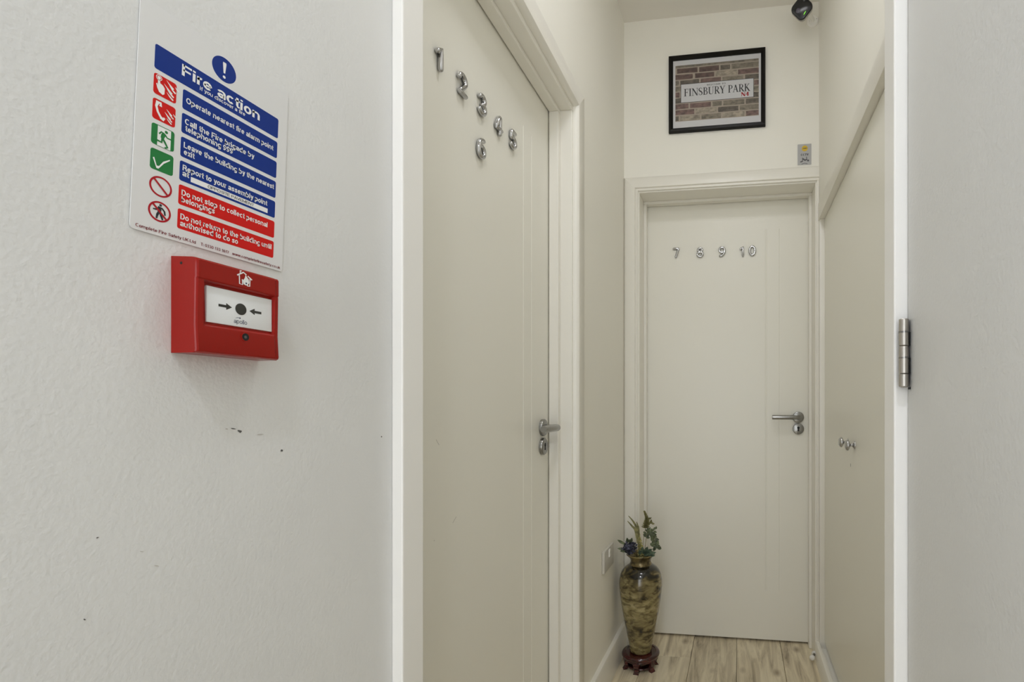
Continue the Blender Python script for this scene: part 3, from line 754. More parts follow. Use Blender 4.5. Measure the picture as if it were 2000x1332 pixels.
# reset key hole, with its socket ring
bm = nb(); lathe(bm, [(.0043, -.0005), (.0043, .0004), (.0036, .0005), (.0034, -.0003)], FA(.0455, .0195, .0258), (1, 0, 0), n=26, close=False)
k_ = obj('key_ring', bm, M['alarm'], cp, smooth=40)
bm = nb(); lathe(bm, [(.0036, 0), (0, 0)], FA(.0455, .0195, .0262), (1, 0, 0), n=24, close=False); obj('key_hole', bm, M['black'], k_)
bm = nb(); lathe(bm, [(.0014, 0), (.0014, .0003), (0, .0005)], FA(.0453, .0194, .0262), (1, 0, 0), n=12); obj('key_pin', bm, M['dgrey'], k_)
bm = nb(); lathe(bm, [(.0013, 0), (0, .0001)], (FA(0, .0795, .0105)) + Vector((0, -.0001, 0)), (0, -1, 0), n=14, close=False)
obj('screw_hole', bm, M['black'], cp)

# ------------------------------------------------------------------ wear on the left wall
def blob(y, z, ry, rz, mat, ang=0):
    bm = nb(); f = Fr((XL + .0001, y, z), (0, 1, 0), (0, 0, 1), (1, 0, 0)); pts = []
    for i in range(11):
        a = 2 * PI * i / 11; k = random.uniform(.6, 1.1); u, v = ry * k * math.cos(a), rz * k * math.sin(a)
        pts.append((u * math.cos(ang) - v * math.sin(ang), u * math.sin(ang) + v * math.cos(ang)))
    poly(bm, f, pts, 0, .00025); obj('scuff_mark', bm, M[mat], wall_left)
blob(.3509, 1.1543, .0008, .0016, 'chip')
blob(.4520, 1.0345, .0026, .0014, 'cut', -.5); blob(.4450, 1.0375, .0030, .0006, 'cut', -.2); blob(.4385, 1.0375, .0016, .0006, 'faint')
blob(.4999, 1.0108, .0018, .0013, 'cut'); blob(.6595, 1.0165, .0012, .0011, 'cut')
blob(.3357, .9566, .0008, .0005, 'cut'); blob(.3769, .9217, .0022, .0005, 'faint', -.4); blob(.3277, .8954, .0005, .0009, 'cut', .5)
blob(.366, .937, .0018, .0004, 'faint', -.3); blob(.474, 1.030, .004, .0007, 'faint', .0)
blob(.4745, 1.0707, .0055, .0052, 'wall'); blob(.456, 1.062, .0045, .0042, 'wall')

# ------------------------------------------------------------------ chrome numerals
def ell(cx, cy, rx, ry, n=26): return [(cx + rx * math.cos(2 * PI * i / n), cy + ry * math.sin(2 * PI * i / n)) for i in range(n)]
six = [('o', [(.12, .36), (.13, .50), (.19, .67), (.30, .80), (.42, .86), (.53, .86)]), ('c', ell(.36, .34, .235, .225))]
NUM = {'0': [('c', ell(.36, .5, .24, .385))],
       '1': [('o', [(.16, .70), (.27, .78), (.36, .88), (.36, .72), (.36, .40), (.36, .12)])],
       '2': [('o', arc(.36, .64, .235, .235, 165, -28) + [(.44, .40), (.28, .25), (.15, .12), (.16, .12), (.36, .12), (.60, .12)])],
       '3': [('o', arc(.34, .69, .21, .19, 150, -75)), ('o', arc(.34, .31, .25, .20, 80, -150))],
       '4': [('o', [(.49, .12), (.49, .5), (.49, .86), (.47, .88), (.40, .78), (.12, .36), (.13, .33), (.30, .33), (.63, .33)])],
       '5': [('o', [(.57, .88), (.40, .88), (.22, .88), (.19, .84), (.15, .56)] + arc(.35, .35, .25, .235, 128, -145))],
       '6': six,
       '7': [('o', [(.13, .87), (.36, .87), (.58, .87), (.57, .82), (.45, .50), (.33, .12)])],
       '8': [('c', ell(.36, .69, .185, .18)), ('c', ell(.36, .31, .245, .20))],
       '9': [(t, [(.72 - x, 1 - y) for x, y in p]) for t, p in six]}
def numeral(ch, fr, cu, cv, label, group, size=.0505, hgt=.0085):
    bm = nb(); r = .098 * size
    f0 = Fr(fr(cu - .36 * size, cv - .5 * size, 0), fr.u, fr.v, fr.w)
    for t, pts in NUM[ch]:
        p3 = [f0(x * size, y * size, r) for x, y in pts]
        if t == 'c': tube(bm, p3, r, n=14, closed=True)
        else:
            P, R = rounded(p3, r); tube(bm, P, R, n=14)
    # domed relief: the depth follows the cast numeral, its back sits flat on the door
    o_ = fr(0, 0, 0)
    for v in bm.verts:
        d = (v.co - o_).dot(fr.w); d2 = d * (hgt / (2 * r))
        v.co += fr.w * (max(d2, 0) - d + .0003)
    bmesh.ops.recalc_face_normals(bm, faces=bm.faces)
    base = fr(cu, cv - size / 2, 0)
    o = obj('door_numeral', bm, M['chrome'], smooth=60, loc=base)
    o['label'] = label; o['category'] = 'numeral'; o['group'] = group
for ch, y, z, ex_ in (('1', .905, 1.7200, 'top left of the left door'), ('2', .982, 1.7205, 'just right of the 1 on the left door'), ('3', 1.0645, 1.726, 'above the 6 on the left door'),
                     ('4', 1.1425, 1.7243, 'between 3 and 5 on the left door'), ('5', 1.221, 1.729, 'nearest the latch edge of the left door'), ('6', 1.061, 1.629, 'below the 3 on the left door')):
    numeral(ch, F1, y - .737, z - .008, 'chrome house numeral %s, %s' % (ch, ex_), 'chrome numerals on the left door', hgt=.0105)
for ch, x, z, ex_ in (('7', -.285, 1.7622, 'leftmost on the end door'), ('8', -.1754, 1.760, 'between 7 and 9 on the end door'), ('9', -.0757, 1.758, 'beside the 10 on the end door'),
                     ('1', .0182, 1.7564, 'first digit of 10 on the end door'), ('0', .0600, 1.757, 'second digit of 10 on the end door')):
    numeral(ch, F2, x + .427, z - .010, 'chrome house numeral %s, %s' % (ch, ex_), 'chrome numerals on the end door')

# ------------------------------------------------------------------ framed print on the end wall
px0, px1, pz0, pz1 = -.3000, .1110, 2.2390, 2.5680
pic = thing('framed_picture', 'black framed print of a street sign on a brick wall above the end door', 'picture', (-.095, YB, 2.238))
FP = Fr((px0, YB, pz0), (1, 0, 0), (0, 0, 1), (0, -1, 0))
PWd, PHt = px1 - px0, pz1 - pz0
fw = .0185
for (a, b) in (((0, 0), (PWd, 0)), ((PWd, 0), (PWd, PHt)), ((PWd, PHt), (0, PHt)), ((0, PHt), (0, 0))):
    d = (Vector(b) - Vector(a)).normalized(); nrm = Vector((-d.y, d.x))
    bm = nb(); pr = [(0, 0), (0, .015), (.002, .018), (.011, .019), (fw - .002, .013), (fw, .011), (fw, 0)]
    def e1(p, a=Vector(a), d=d, nrm=nrm): q = a + d * p[0] + nrm * p[0]; return FP(q.x, q.y, p[1])
    def e2(p, b=Vector(b), d=d, nrm=nrm): q = b - d * p[0] + nrm * p[0]; return FP(q.x, q.y, p[1])
    extrude(bm, pr, e1, e2); obj('frame_rail', bm, M['pframe'], pic, smooth=40)
bm = nb(); poly(bm, FP, [(fw - .002, fw - .002), (PWd - fw + .002, fw - .002), (PWd - fw + .002, PHt - fw + .002), (fw - .002, PHt - fw + .002)], .004, .003)
paper = obj('paper', bm, M['mat'], pic)
iu0, iu1, iv0, iv1 = .0285, .3835, .0480, .2895
bm = nb(); qi = lambda x, y: (iu0 + x * (iu1 - iu0), iv1 - y * (iv1 - iv0))
poly(bm, FP, [qi(0, 1), qi(1, 1), qi(1, 0), qi(0, 0)], .00703, 0)
W_ = FP
rowsb = [[(0, 1, 4)], [(.02, .27, 1), (.29, .53, 1), (.545, .66, 5), (.68, 1, 4)], [(0, .21, 1), (.24, .47, 1), (.49, .74, 3), (.755, 1, 2)],
         [(0, .04, 4), (.06, .29, 5), (.31, .55, 2), (.57, .82, 4), (.84, 1, 5)], [(0, .16, 4), (.18, .5, 5), (.52, .93, 4), (.945, 1, 2)], [(0, .05, 2), (.07, .4, 4), (.42, .7, 2), (.72, .92, 4), (.94, 1, 4)],
         [(0, .12, 5), (.14, .5, 3), (.52, .9, 2), (.93, 1, 5)], [(0, .16, 2), (.18, .43, 2), (.45, .56, 4), (.58, .83, 4), (.85, 1, 5)], [(0, .23, 2), (.25, .5, 3), (.52, .76, 5), (.78, 1, 4)],
         [(0, .04, 5), (.06, .3, 3), (.32, .55, 4), (.57, .83, 3), (.85, 1, 2)]]
nr = len(rowsb)
for i, rw in enumerate(rowsb):
    t0 = 0 if i == 0 else (i - .55) / (nr - .55); t1_ = (i + .45) / (nr - .55) 
    for (a, b, mi) in rw:
        j = lambda: random.uniform(-.004, .004)
        g0, g1 = t0 + (.010 if i else 0), t1_ - .010
        mid = (a + b) / 2
        pts = [(a, g1 + j()), (mid, g1 + j()), (b, g1 + j()), (b + j(), (g0 + g1) / 2), (b, g0 + j()), (mid, g0 + j()), (a, g0 + j()), (a + j(), (g0 + g1) / 2)]
        pts = [qi(min(1, max(0, x)), min(1, max(0, y))) for x, y in pts]
        poly(bm, FP, pts, .00706, 0, mi)
obj('brick_print', bm, [M['bk%d' % i] for i in range(6)], paper)
su0, su1, sv0, sv1 = .0535, .3610, .1290, .2065
bm = nb()
poly(bm, FP, [(su0 - .002, sv0 - .002), (su1 + .002, sv0 - .002), (su1 + .002, sv1 + .002), (su0 - .002, sv1 + .002)], .00710, 0, 1)
poly(bm, FP, [(su0, sv0), (su1, sv0), (su1, sv1), (su0, sv1)], .00714, 0, 0)
obj('printed_name_plate', bm, [M['mat'], M['sblack']], paper)
# thick-and-thin serif capitals drawn letter by letter (unit cap height, returns advance)
def serif(bm, fr, ch, u, v, s, w, k):
    T1, T2, SF = .15 * k, .055 * k, .05
    q = lambda x, y: (u + x * s, v + y * s)
    def vst(x, y0=0.0, y1=1.0, t=T1): poly(bm, fr, [q(x - t / 2, y0), q(x + t / 2, y0), q(x + t / 2, y1), q(x - t / 2, y1)], w)
    def srf(x, y, hw=.16): poly(bm, fr, [q(x - hw, y - (0 if y < .5 else SF)), q(x + hw, y - (0 if y < .5 else SF)), q(x + hw, y + (SF if y < .5 else 0)), q(x - hw, y + (SF if y < .5 else 0))], w + .00001)
    def hb(x0, x1, y, t=T2): poly(bm, fr, [q(x0, y - t / 2), q(x1, y - t / 2), q(x1, y + t / 2), q(x0, y + t / 2)], w + .00002)
    def dg(x0, y0, x1, y1, t): stroke(bm, fr, [q(x0, y0), q(x1, y1)], t * s, w + .00003)
    def cv(pts, ws): stroke(bm, fr, [q(*p) for p in pts], [a * s for a in ws], w + .00004)
    if ch == 'F':
        vst(.17); srf(.17, 0); srf(.14, 1, .14); hb(.17, .60, 1 - T2 / 2); hb(.17, .45, .52); vst(.58, .74, 1, .05); vst(.46, .40, .64, .05); return .68
    if ch == 'I': vst(.17); srf(.17, 0); srf(.17, 1); return .40
    if ch == 'N':
        vst(.14, t=T2); vst(.76, t=T2); srf(.14, 0, .13); srf(.76, 1, .13); srf(.09, 1, .10); dg(.13, .98, .76, .02, T1 * 1.05); return .92
    if ch == 'S':
        cv([(.52, .76), (.47, .92), (.30, .975), (.13, .90), (.08, .74), (.16, .60), (.30, .51), (.45, .41), (.52, .26), (.46, .09), (.28, .025), (.12, .08), (.07, .26)],
           [.05, T2, T2, .10, T1, T1, T1 * 1.1, T1, T1, .10, T2, T2, .05]); return .64
    if ch == 'B':
        vst(.17); srf(.12, 0, .11); srf(.12, 1, .11)
        cv([(.17, .972), (.38, .972), (.50, .88), (.52, .74), (.48, .60), (.36, .54), (.17, .53)], [T2, T2, .10, T1, .10, T2, T2])
        cv([(.17, .53), (.40, .52), (.54, .43), (.58, .27), (.53, .10), (.40, .028), (.17, .028)], [T2, T2, .11, T1, .11, T2, T2]); return .72
    if ch == 'U':
        vst(.16, .32, 1); srf(.16, 1); srf(.66, 1, .12); vst(.66, .32, 1, T2)
        cv([(.16, .34), (.18, .16), (.28, .05), (.43, .025), (.58, .08), (.65, .20), (.66, .34)], [T1, T1, .10, T2, T2, T2, T2]); return .84
    if ch in 'RP':
        vst(.17); srf(.17, 0); srf(.12, 1, .11)
        cv([(.17, .972), (.38, .972), (.52, .88), (.55, .72), (.50, .57), (.36, .50), (.17, .49)], [T2, T2, .11, T1, .11, T2, T2])
        if ch == 'R': dg(.34, .50, .66, .02, T1); srf(.68, 0, .09); return .76
        return .64
    if ch == 'Y':
        dg(.10, .98, .36, .44, T1); dg(.62, .98, .38, .44, T2 * 1.2); vst(.37, 0, .46); srf(.37, 0); srf(.10, 1, .13); srf(.63, 1, .12); return .76
    if ch == 'A':
        dg(.12, .02, .38, .98, T2 * 1.2); dg(.37, .98, .64, .02, T1); hb(.22, .54, .34); srf(.12, 0, .12); srf(.66, 0, .13); return .80
    if ch == 'K':
        vst(.17); srf(.17, 0); srf(.17, 1); dg(.22, .46, .60, .97, T2 * 1.2); dg(.32, .58, .68, .02, T1); srf(.60, 1, .12); srf(.70, 0, .12); return .82
    if ch == 'W':
        dg(.10, .98, .30, .03, T1); dg(.30, .03, .50, .95, T2); dg(.48, .95, .68, .03, T1); dg(.68, .03, .88, .98, T2); srf(.1, 1, .12); srf(.88, 1, .1); return .98
    if ch == 'E':
        vst(.17); srf(.12, 0, .11); srf(.12, 1, .11); hb(.17, .58, 1 - T2 / 2); hb(.17, .48, .52); hb(.17, .60, T2 / 2); vst(.58, .76, 1, .05); vst(.60, 0, .24, .05); return .68
    if ch == 'L': vst(.17); srf(.17, 0); srf(.17, 1); hb(.17, .58, T2 / 2); vst(.58, 0, .26, .05); return .66
    if ch in 'CO':
        p = arc(.42, .5, .34, .475, 40 if ch == 'C' else 0, 320 if ch == 'C' else 360, 18)
        cv(p, [T2 + (T1 - T2) * abs(math.cos(math.radians((40 if ch == 'C' else 0) + (280 if ch == 'C' else 360) * i / 18))) for i in range(19)]); return .84
    if ch == 'M':
        vst(.14, t=T2); vst(.84, t=T1); dg(.14, .98, .48, .05, T1); dg(.48, .05, .83, .98, T2); srf(.14, 0, .12); srf(.84, 0, .14); return 1.02
    if ch == 'T': vst(.34); srf(.34, 0); hb(.04, .64, 1 - T2 / 2); vst(.05, .76, 1, .05); vst(.63, .76, 1, .05); return .70
    if ch == '4': dg(.40, .98, .06, .32, T2 * 1.2); hb(.05, .58, .30, .07); vst(.42, 0, 1, T1); srf(.42, 0, .12); return .66
    return .36
def serif_text(bm, fr, s, u0, u1, v, cap, w, k=1.0):
    tmp = nb(); tot = sum(serif(tmp, fr, c, 0, 0, 1, 0, k) for c in s); tmp.free()
    sc = (u1 - u0) / tot
    f2 = Fr(fr.o + fr.v * v, fr.u, fr.v * (cap / sc), fr.w); u = u0
    for c in s: u += sc * serif(bm, f2, c, u, 0, sc, w, k)
bm = nb(); serif_text(bm, FP, 'FINSBURY PARK', .0660, .3480, .1545, .0320, .00718, 1.05); obj('lettering', bm, M['sblack'], paper)
bm = nb(); serif_text(bm, FP, 'WELCOME TO', .1640, .2440, .1925, .0068, .00718, 1.2); obj('lettering', bm, M['dgrey'], paper)
bm = nb(); serif_text(bm, FP, 'N4', .3090, .3430, .1345, .0170, .00722, 1.7); obj('lettering', bm, M['pred'], paper)
bm = nb(); fbox(bm, FP, fw - .001, PWd - fw + .001, fw - .001, PHt - fw + .001, .0086, .0104); obj('glass_pane', bm, M['glass'], pic)

# ------------------------------------------------------------------ small grey notice
nt_ = thing('small_notice', 'small grey notice with a yellow disc on the end wall near the corner', 'notice', (.273, YB, 2.067))
FN = Fr((.2440, YB - .0003, 2.0680), (1, 0, 0), (0, 0, 1), (0, -1, 0))
bm = nb(); poly(bm, FN, rrect(0, .0560, 0, .0865, .002), 0, .002); obj('plate', bm, M['sign_grey'], nt_)
bm = nb(); poly(bm, FN, circ(.0290, .0680, .0122, 28), .002, .0002); yd = obj('yellow_disc', bm, M['yellow'], nt_)
bm = nb(); text(bm, FN, '24H', .0205, .0375, .0655, .0058, .0023, .03); obj('lettering', bm, M['dgrey'], yd)
bm = nb(); text(bm, FN, 'CCTV', .0130, .0440, .0375, .0090, .0021, .07); obj('lettering', bm, M['dgrey'], nt_)
bm = nb()
stroke(bm, FN, [(.0200, .0120), (.0200, .0300)], .0030, .0021); stroke(bm, FN, [(.0200, .0150), (.0110, .0120)], .0050, .00215)
poly(bm, FN, [(.0190, .0230), (.0300, .0150), (.0400, .0200), (.0370, .0250), (.0300, .0220), (.0230, .0280)], .0022)
poly(bm, FN, circ(.0425, .0165, .0042, 14), .00225); stroke(bm, FN, [(.0370, .0240), (.0360, .0330)], .0028, .0023)
stroke(bm, FN, [(.0160, .0030), (.0280, .0060), (.0400, .0030)], .0022, .0022)
obj('camera_symbol', bm, M['dgrey'], nt_)

# ------------------------------------------------------------------ security camera under the ceiling
cc = thing('security_camera', 'black faced security camera with glowing green reflection high in the end corner', 'camera', (.30, YB, 2.66))
cpos = Vector((.2480, 2.085, 2.632)); aim = (Vector((-.20, 0, 2.05)) - cpos).normalized()
right = Vector((0, 0, 1)).cross(aim).normalized(); up = aim.cross(right).normalized()
ro = math.radians(42)
ru = right * math.cos(ro) + up * math.sin(ro); rv = aim.cross(ru)
FK = Fr(cpos, ru, rv, aim)
def slab(fr, rings, h, r):
    bm = nb(); R = []
    for (w, k) in rings: R.append([bm.verts.new(fr(u * k, v * k, w)) for u, v in rrect(-h, h, -h, h, r, 6)])
    n = len(R[0])
    for A, Bv in zip(R, R[1:]):
        for i in range(n): bm.faces.new((A[i], A[(i + 1) % n], Bv[(i + 1) % n], Bv[i]))
    bm.faces.new(list(reversed(R[0]))); bm.faces.new(R[-1]); bmesh.ops.recalc_face_normals(bm, faces=bm.faces)
    return bm
obj('body', slab(FK, [(-.026, .70), (-.020, .90), (-.010, .99), (.004, 1.0)], .0345, .019), M['cam_body'], cc, smooth=40)
fc = obj('face', slab(FK, [(.004, .995), (.010, .99), (.0135, .93), (.0145, .80)], .0345, .019), M['cam_black'], cc, smooth=40)
def onface(x, y):  # image-plane offsets along right / up
    d = right * x + up * y; return d.dot(ru), d.dot(rv)
bm = nb(); a, b = onface(-.014, -.008); lathe(bm, [(.0085, 0), (.0085, .0006), (.0070, .0011), (0, .0014)], FK(a, b, .0144), aim, n=26); obj('lens', bm, M['lens'], fc, smooth=50)
bm = nb(); a, b = onface(.010, .022); lathe(bm, [(.0042, 0), (.0042, .0005), (0, .0008)], FK(a, b, .0140), aim, n=18); obj('sensor', bm, M['dgrey'], fc, smooth=50)
FG = Fr(cpos, right, up, aim)
bm = nb(); poly(bm, FG, [(.0070, -.0290), (.0150, -.0190), (.0160, -.0160), (.0125, -.0175), (.0075, -.0235)], .0142, .0008); obj('lens_reflection', bm, M['green_glint'], fc)
bm = nb()
tube(bm, [FK(0, 0, -.024), FK(0, 0, -.040), (.285, 2.150, 2.655), (.300, 2.180, 2.662), (.305, 2.196, 2.664)], .0075, n=14); obj('bracket_arm', bm, M['frame_white'], cc, smooth=40)
bm = nb(); lathe(bm, [(.0235, 0), (.0235, .005), (.020, .009), (.008, .010)], (.305, YB - .0002, 2.664), (0, -1, 0), n=28)
bp_ = obj('bracket_base', bm, M['frame_white'], cc, smooth=40)
for (x, z) in ((.291, 2.662), (.3195, 2.668)):
    bm = nb(); lathe(bm, [(.0026, 0), (0, .0006)], (x, YB - .0093, z), (0, -1, 0), n=12); obj('screw', bm, M['dgrey'], bp_)

# ------------------------------------------------------------------ double socket on the left wall
so = thing('wall_switch_plate', 'wide white wall switch plate low on the left wall behind the vase', 'switch', (XL, 1.904, .438))
FW = Fr((XL + .0002, 1.834, .4380), (0, 1, 0), (0, 0, 1), (1, 0, 0))
bm = nb(); fbox(bm, FW, 0, .141, 0, .082, 0, .0100, bev=.002); obj('plate', bm, M['socket'], so, smooth=40)
bm = nb()
pr = [(.046, .0095), (.046, .0128), (.052, .0135), (.060, .0118), (.068, .0135), (.074, .0128), (.074, .0095)]
extrude(bm, pr, lambda p: FW(.064, p[0], p[1]), lambda p: FW(.078, p[0], p[1]))
obj('switch_rocker', bm, M['frame_white'], so, smooth=20)
bm = nb(); fbox(bm, FW, .0615, .0805, .0435, .0765, .0098, .0106, bev=.0003); obj('rocker_surround', bm, M['socket'], so)
for u in (.012, .129):
    bm = nb(); lathe(bm, [(.0030, 0), (.0026, .0006), (0, .0007)], FW(u, .041, .0100), (1, 0, 0), n=14); obj('screw', bm, M['socket'], so, smooth=40)

# ------------------------------------------------------------------ door stop by the end door
ds = thing('floor_door_stop', 'small white door stop at the foot of the right door frame', 'door stop', (.305, 2.15, 0))
bm = nb(); lathe(bm, [(.004, 0), (.0095, .002), (.0112, .0075), (.0100, .0125), (.005, .0155), (0, .016)], (.3010, 2.172, .026), (-.35, -.94, 0), n=24); obj('rubber_tip', bm, M['stopper'], ds, smooth=60)
bm = nb(); tube(bm, [(.3010, 2.172, .026), (.3080, 2.190, .026), (.3110, 2.199, .026)], .0048, n=12); obj('stem', bm, M['satin'], ds, smooth=40)
bm = nb(); lathe(bm, [(.0120, 0), (.0120, .002), (.0085, .004)], (.3120, 2.2010, .026), (-.35, -.94, 0), n=22); obj('base', bm, M['stopper'], ds, smooth=40)

# ------------------------------------------------------------------ vase on its stand
VX, VY = -.3955, 2.050
st = thing('vase_stand', 'low round dark red lacquered wooden stand under the vase', 'stand', (VX, VY, 0))
bm = nb(); lathe(bm, [(0, .046), (.066, .046), (.0735, .048), (.0770, .053), (.0770, .058), (.0745, .0625), (.070, .0645), (.062, .0650), (.060, .0625), (0, .0625)], (VX, VY, 0), n=48)
obj('top', bm, M['rosewood'], st, smooth=40)
bm = nb(); lathe(bm, [(.056, .037), (.0675, .037), (.0690, .041), (.0675, .046), (.056, .046), (.056, .037)], (VX, VY, 0), n=48, close=False); obj('apron', bm, M['rosewood'], st, smooth=40)
for i in range(6):
    a = math.radians(25 + 60 * i); ca, sa = math.cos(a), math.sin(a); tx, ty = -sa, ca
    bm = nb()
    side = [(.066, .046), (.070, .036), (.0690, .024), (.0635, .014), (.0690, .0045), (.0735, 0), (.0585, 0), (.0525, .010), (.0560, .022), (.0570, .034), (.054, .046)]
    hw = [.015, .013, .0090, .0085, .0105, .0110, .0110, .0105, .0085, .0090, .015]
    A = [bm.verts.new((VX + r * ca + tx * h, VY + r * sa + ty * h, z)) for (r, z), h in zip(side, hw)]
    Bv = [bm.verts.new((VX + r * ca - tx * h, VY + r * sa - ty * h, z)) for (r, z), h in zip(side, hw)]
    n = len(side)
    for k in range(n): bm.faces.new((A[k], A[(k + 1) % n], Bv[(k + 1) % n], Bv[k]))
    bm.faces.new(A); bm.faces.new(list(reversed(Bv))); bmesh.ops.recalc_face_normals(bm, faces=bm.faces)
    obj('leg', bm, M['rosewood'], st, smooth=30)
bm = nb(); lathe(bm, [(.030, .008), (.055, .008), (.057, .011), (.055, .014), (.030, .014), (.030, .008)], (VX, VY, 0), n=40, close=False); obj('stretcher_ring', bm, M['rosewood'], st, smooth=40)

Z0 = .0632
vs_ = thing('vase', 'tall khaki marbled floor vase on the red stand beside the end door', 'vase', (VX, VY, Z0))
k_ = .002086
prof = [(0, 0), (.042, 0), (.0445, .003), (.0455, .012), (.0465, .022), (.0515, .048), (.0585, .082), (.0655, .118), (.0735, .160), (.0800, .200), (.0855, .240), (.0880, .268), (.0870, .292),
        (.0830, .312), (.0765, .327), (.0660, .340), (.0530, .3485), (.0445, .3525)]
bm = nb(); lathe(bm, prof, (VX, VY, Z0), n=56, close=False); obj('body', bm, M['vase'], vs_, smooth=60)
bm = nb(); lathe(bm, [(.0445, .3523), (.0425, .3545), (.0445, .3570), (.0425, .3590), (.0410, .366), (.0425, .374), (.0480, .383), (.0560, .3900), (.0585, .3925), (.0570, .3950), (.0520, .3930), (.0430, .3840), (.0370, .376), (.0365, .355)], (VX, VY, Z0), n=56, close=False)
obj('neck', bm, M['vase_rim'], vs_, smooth=60)

# ------------------------------------------------------------------ artificial flowers in the vase
ZT = Z0 + .392
def pv(px, py, dy=0.0):   # offset from the vase axis at mouth height, in metres
    return Vector((VX + (px - 1250) * k_, VY + dy, ZT + (1081.5 - py) * k_))
def leafq(bm, p, d, nrm, ln, wd, cup=.15):
    d = d.normalized(); s = d.cross(nrm).normalized(); n_ = s.cross(d)
    prof_ = [(0, .1), (.25, .8), (.55, 1), (.82, .6), (1, .05)]
    Lv, Mv, Rv = [], [], []
    for t, k in prof_:
        c = p + d * ln * t
        Lv.append(bm.verts.new(c + s * wd * k * .5 + n_ * cup * wd * k)); Mv.append(bm.verts.new(c)); Rv.append(bm.verts.new(c - s * wd * k * .5 + n_ * cup * wd * k))
    for i in range(4):
        bm.faces.new((Lv[i], Mv[i], Mv[i + 1], Lv[i + 1])); bm.faces.new((Mv[i], Rv[i], Rv[i + 1], Mv[i + 1]))
def rnd(s=1.0): return Vector((random.uniform(-s, s), random.uniform(-s, s), random.uniform(-s, s)))
def spline(pts, n=6):
    out = []
    P = [pts[0]] + list(pts) + [pts[-1]]
    for i in range(1, len(P) - 2):
        for j in range(n):
            t = j / n; a, b, c, d = P[i - 1], P[i], P[i + 1], P[i + 2]
            out.append(.5 * ((2 * b) + (-a + c) * t + (2 * a - 5 * b + 4 * c - d) * t * t + (-a + 3 * b - 3 * c + d) * t ** 3))
    out.append(P[-2]); return out
view = Vector((.15, -1, .35)).normalized()
base = Vector((VX, VY, Z0 + .345))
def stem_obj(t, pts, r, mat): 
    bm = nb(); tube(bm, pts, r, n=6); return obj('stem', bm, mat, t, smooth=50)
# arching sprig with small dark leaves
t = thing('leafy_sprig', 'arching sprig of small dark green leaves on the right of the vase', 'artificial plant', base, 'artificial flowers in the vase')
pl = spline([base + Vector((.012, 0, 0)), pv(1258, 1078), pv(1260, 1056), pv(1264, 1037), pv(1272, 1040), pv(1278, 1055), pv(1281, 1068)])
stem_obj(t, pl, .0011, M['olive']); bm = nb()
for i in range(14, len(pl)):
    d = (pl[min(i + 1, len(pl) - 1)] - pl[i - 1]).normalized()
    for sd in (-1, 1, .3):
        dr = d * .5 + d.cross(view) * sd + rnd(.35); leafq(bm, pl[i] + rnd(.002), dr, view + rnd(.5), random.uniform(.014, .021), random.uniform(.008, .012))
for _ in range(14):
    p = pv(random.uniform(1268, 1281), random.uniform(1030, 1072), random.uniform(-.02, .02)); leafq(bm, p, Vector((random.uniform(.2, 1), random.uniform(-.6, .3), random.uniform(-.6, .8))), view + rnd(.4), .016, .010)
f_ = obj('foliage', bm, M['leaf_green'], t); f_['kind'] = 'stuff'
# pointed feathery spike, the tallest
t = thing('feathery_spike', 'tallest pointed yellow-green spike standing in the vase', 'artificial plant', base, 'artificial flowers in the vase')
pl = spline([base + Vector((.004, .004, 0)), pv(1252, 1075, .02), pv(1253, 1050, .034), pv(1257, 1032, .036), pv(1259, 1018, .036), pv(1254, 1002, .036)])
stem_obj(t, pl, .0009, M['olive']); bm = nb()
n0 = 17
for i in range(n0, len(pl)):
    k = 1 - (i - n0) / (len(pl) - n0)
    for j in range(6):
        a = 2 * PI * j / 6 + i; d = Vector((math.cos(a), math.sin(a) * .8, .55 + .4 * (1 - k))); leafq(bm, pl[i], d + rnd(.2), view + rnd(.4), .004 + .016 * k, .006)
for (u_, v_) in ((1262, 1022), (1266, 1026), (1264, 1017), (1268, 1024), (1256, 1030), (1259, 1028)):
    for j in range(3): leafq(bm, pv(u_, v_, .034) + rnd(.003), Vector((.4, -.2, .5)) + rnd(.6), view + rnd(.4), .014, .008)
f_ = obj('florets', bm, [M['olive']], t); f_['kind'] = 'stuff'
# drooping yellow spike
t = thing('yellow_flower_spike', 'pale yellow drooping flower spike at the centre of the vase', 'artificial plant', base, 'artificial flowers in the vase')
pl = spline([base, pv(1250, 1078, .004), pv(1247, 1062, .010), pv(1243, 1045, .012), pv(1241, 1028, .012)])
stem_obj(t, pl, .0011, M['olive']); bm = nb()
for i in range(4, len(pl)):
    k = 1 - .65 * (i - 4) / (len(pl) - 4)
    for j in range(7):
        a = 2 * PI * j / 7 + i * .6; d = Vector((math.cos(a), math.sin(a), -.25)); leafq(bm, pl[i], d + rnd(.2), Vector((0, -.2, 1)) + rnd(.4), .006 + .011 * k, .007)
f_ = obj('florets', bm, M['lime'], t); f_['kind'] = 'stuff'
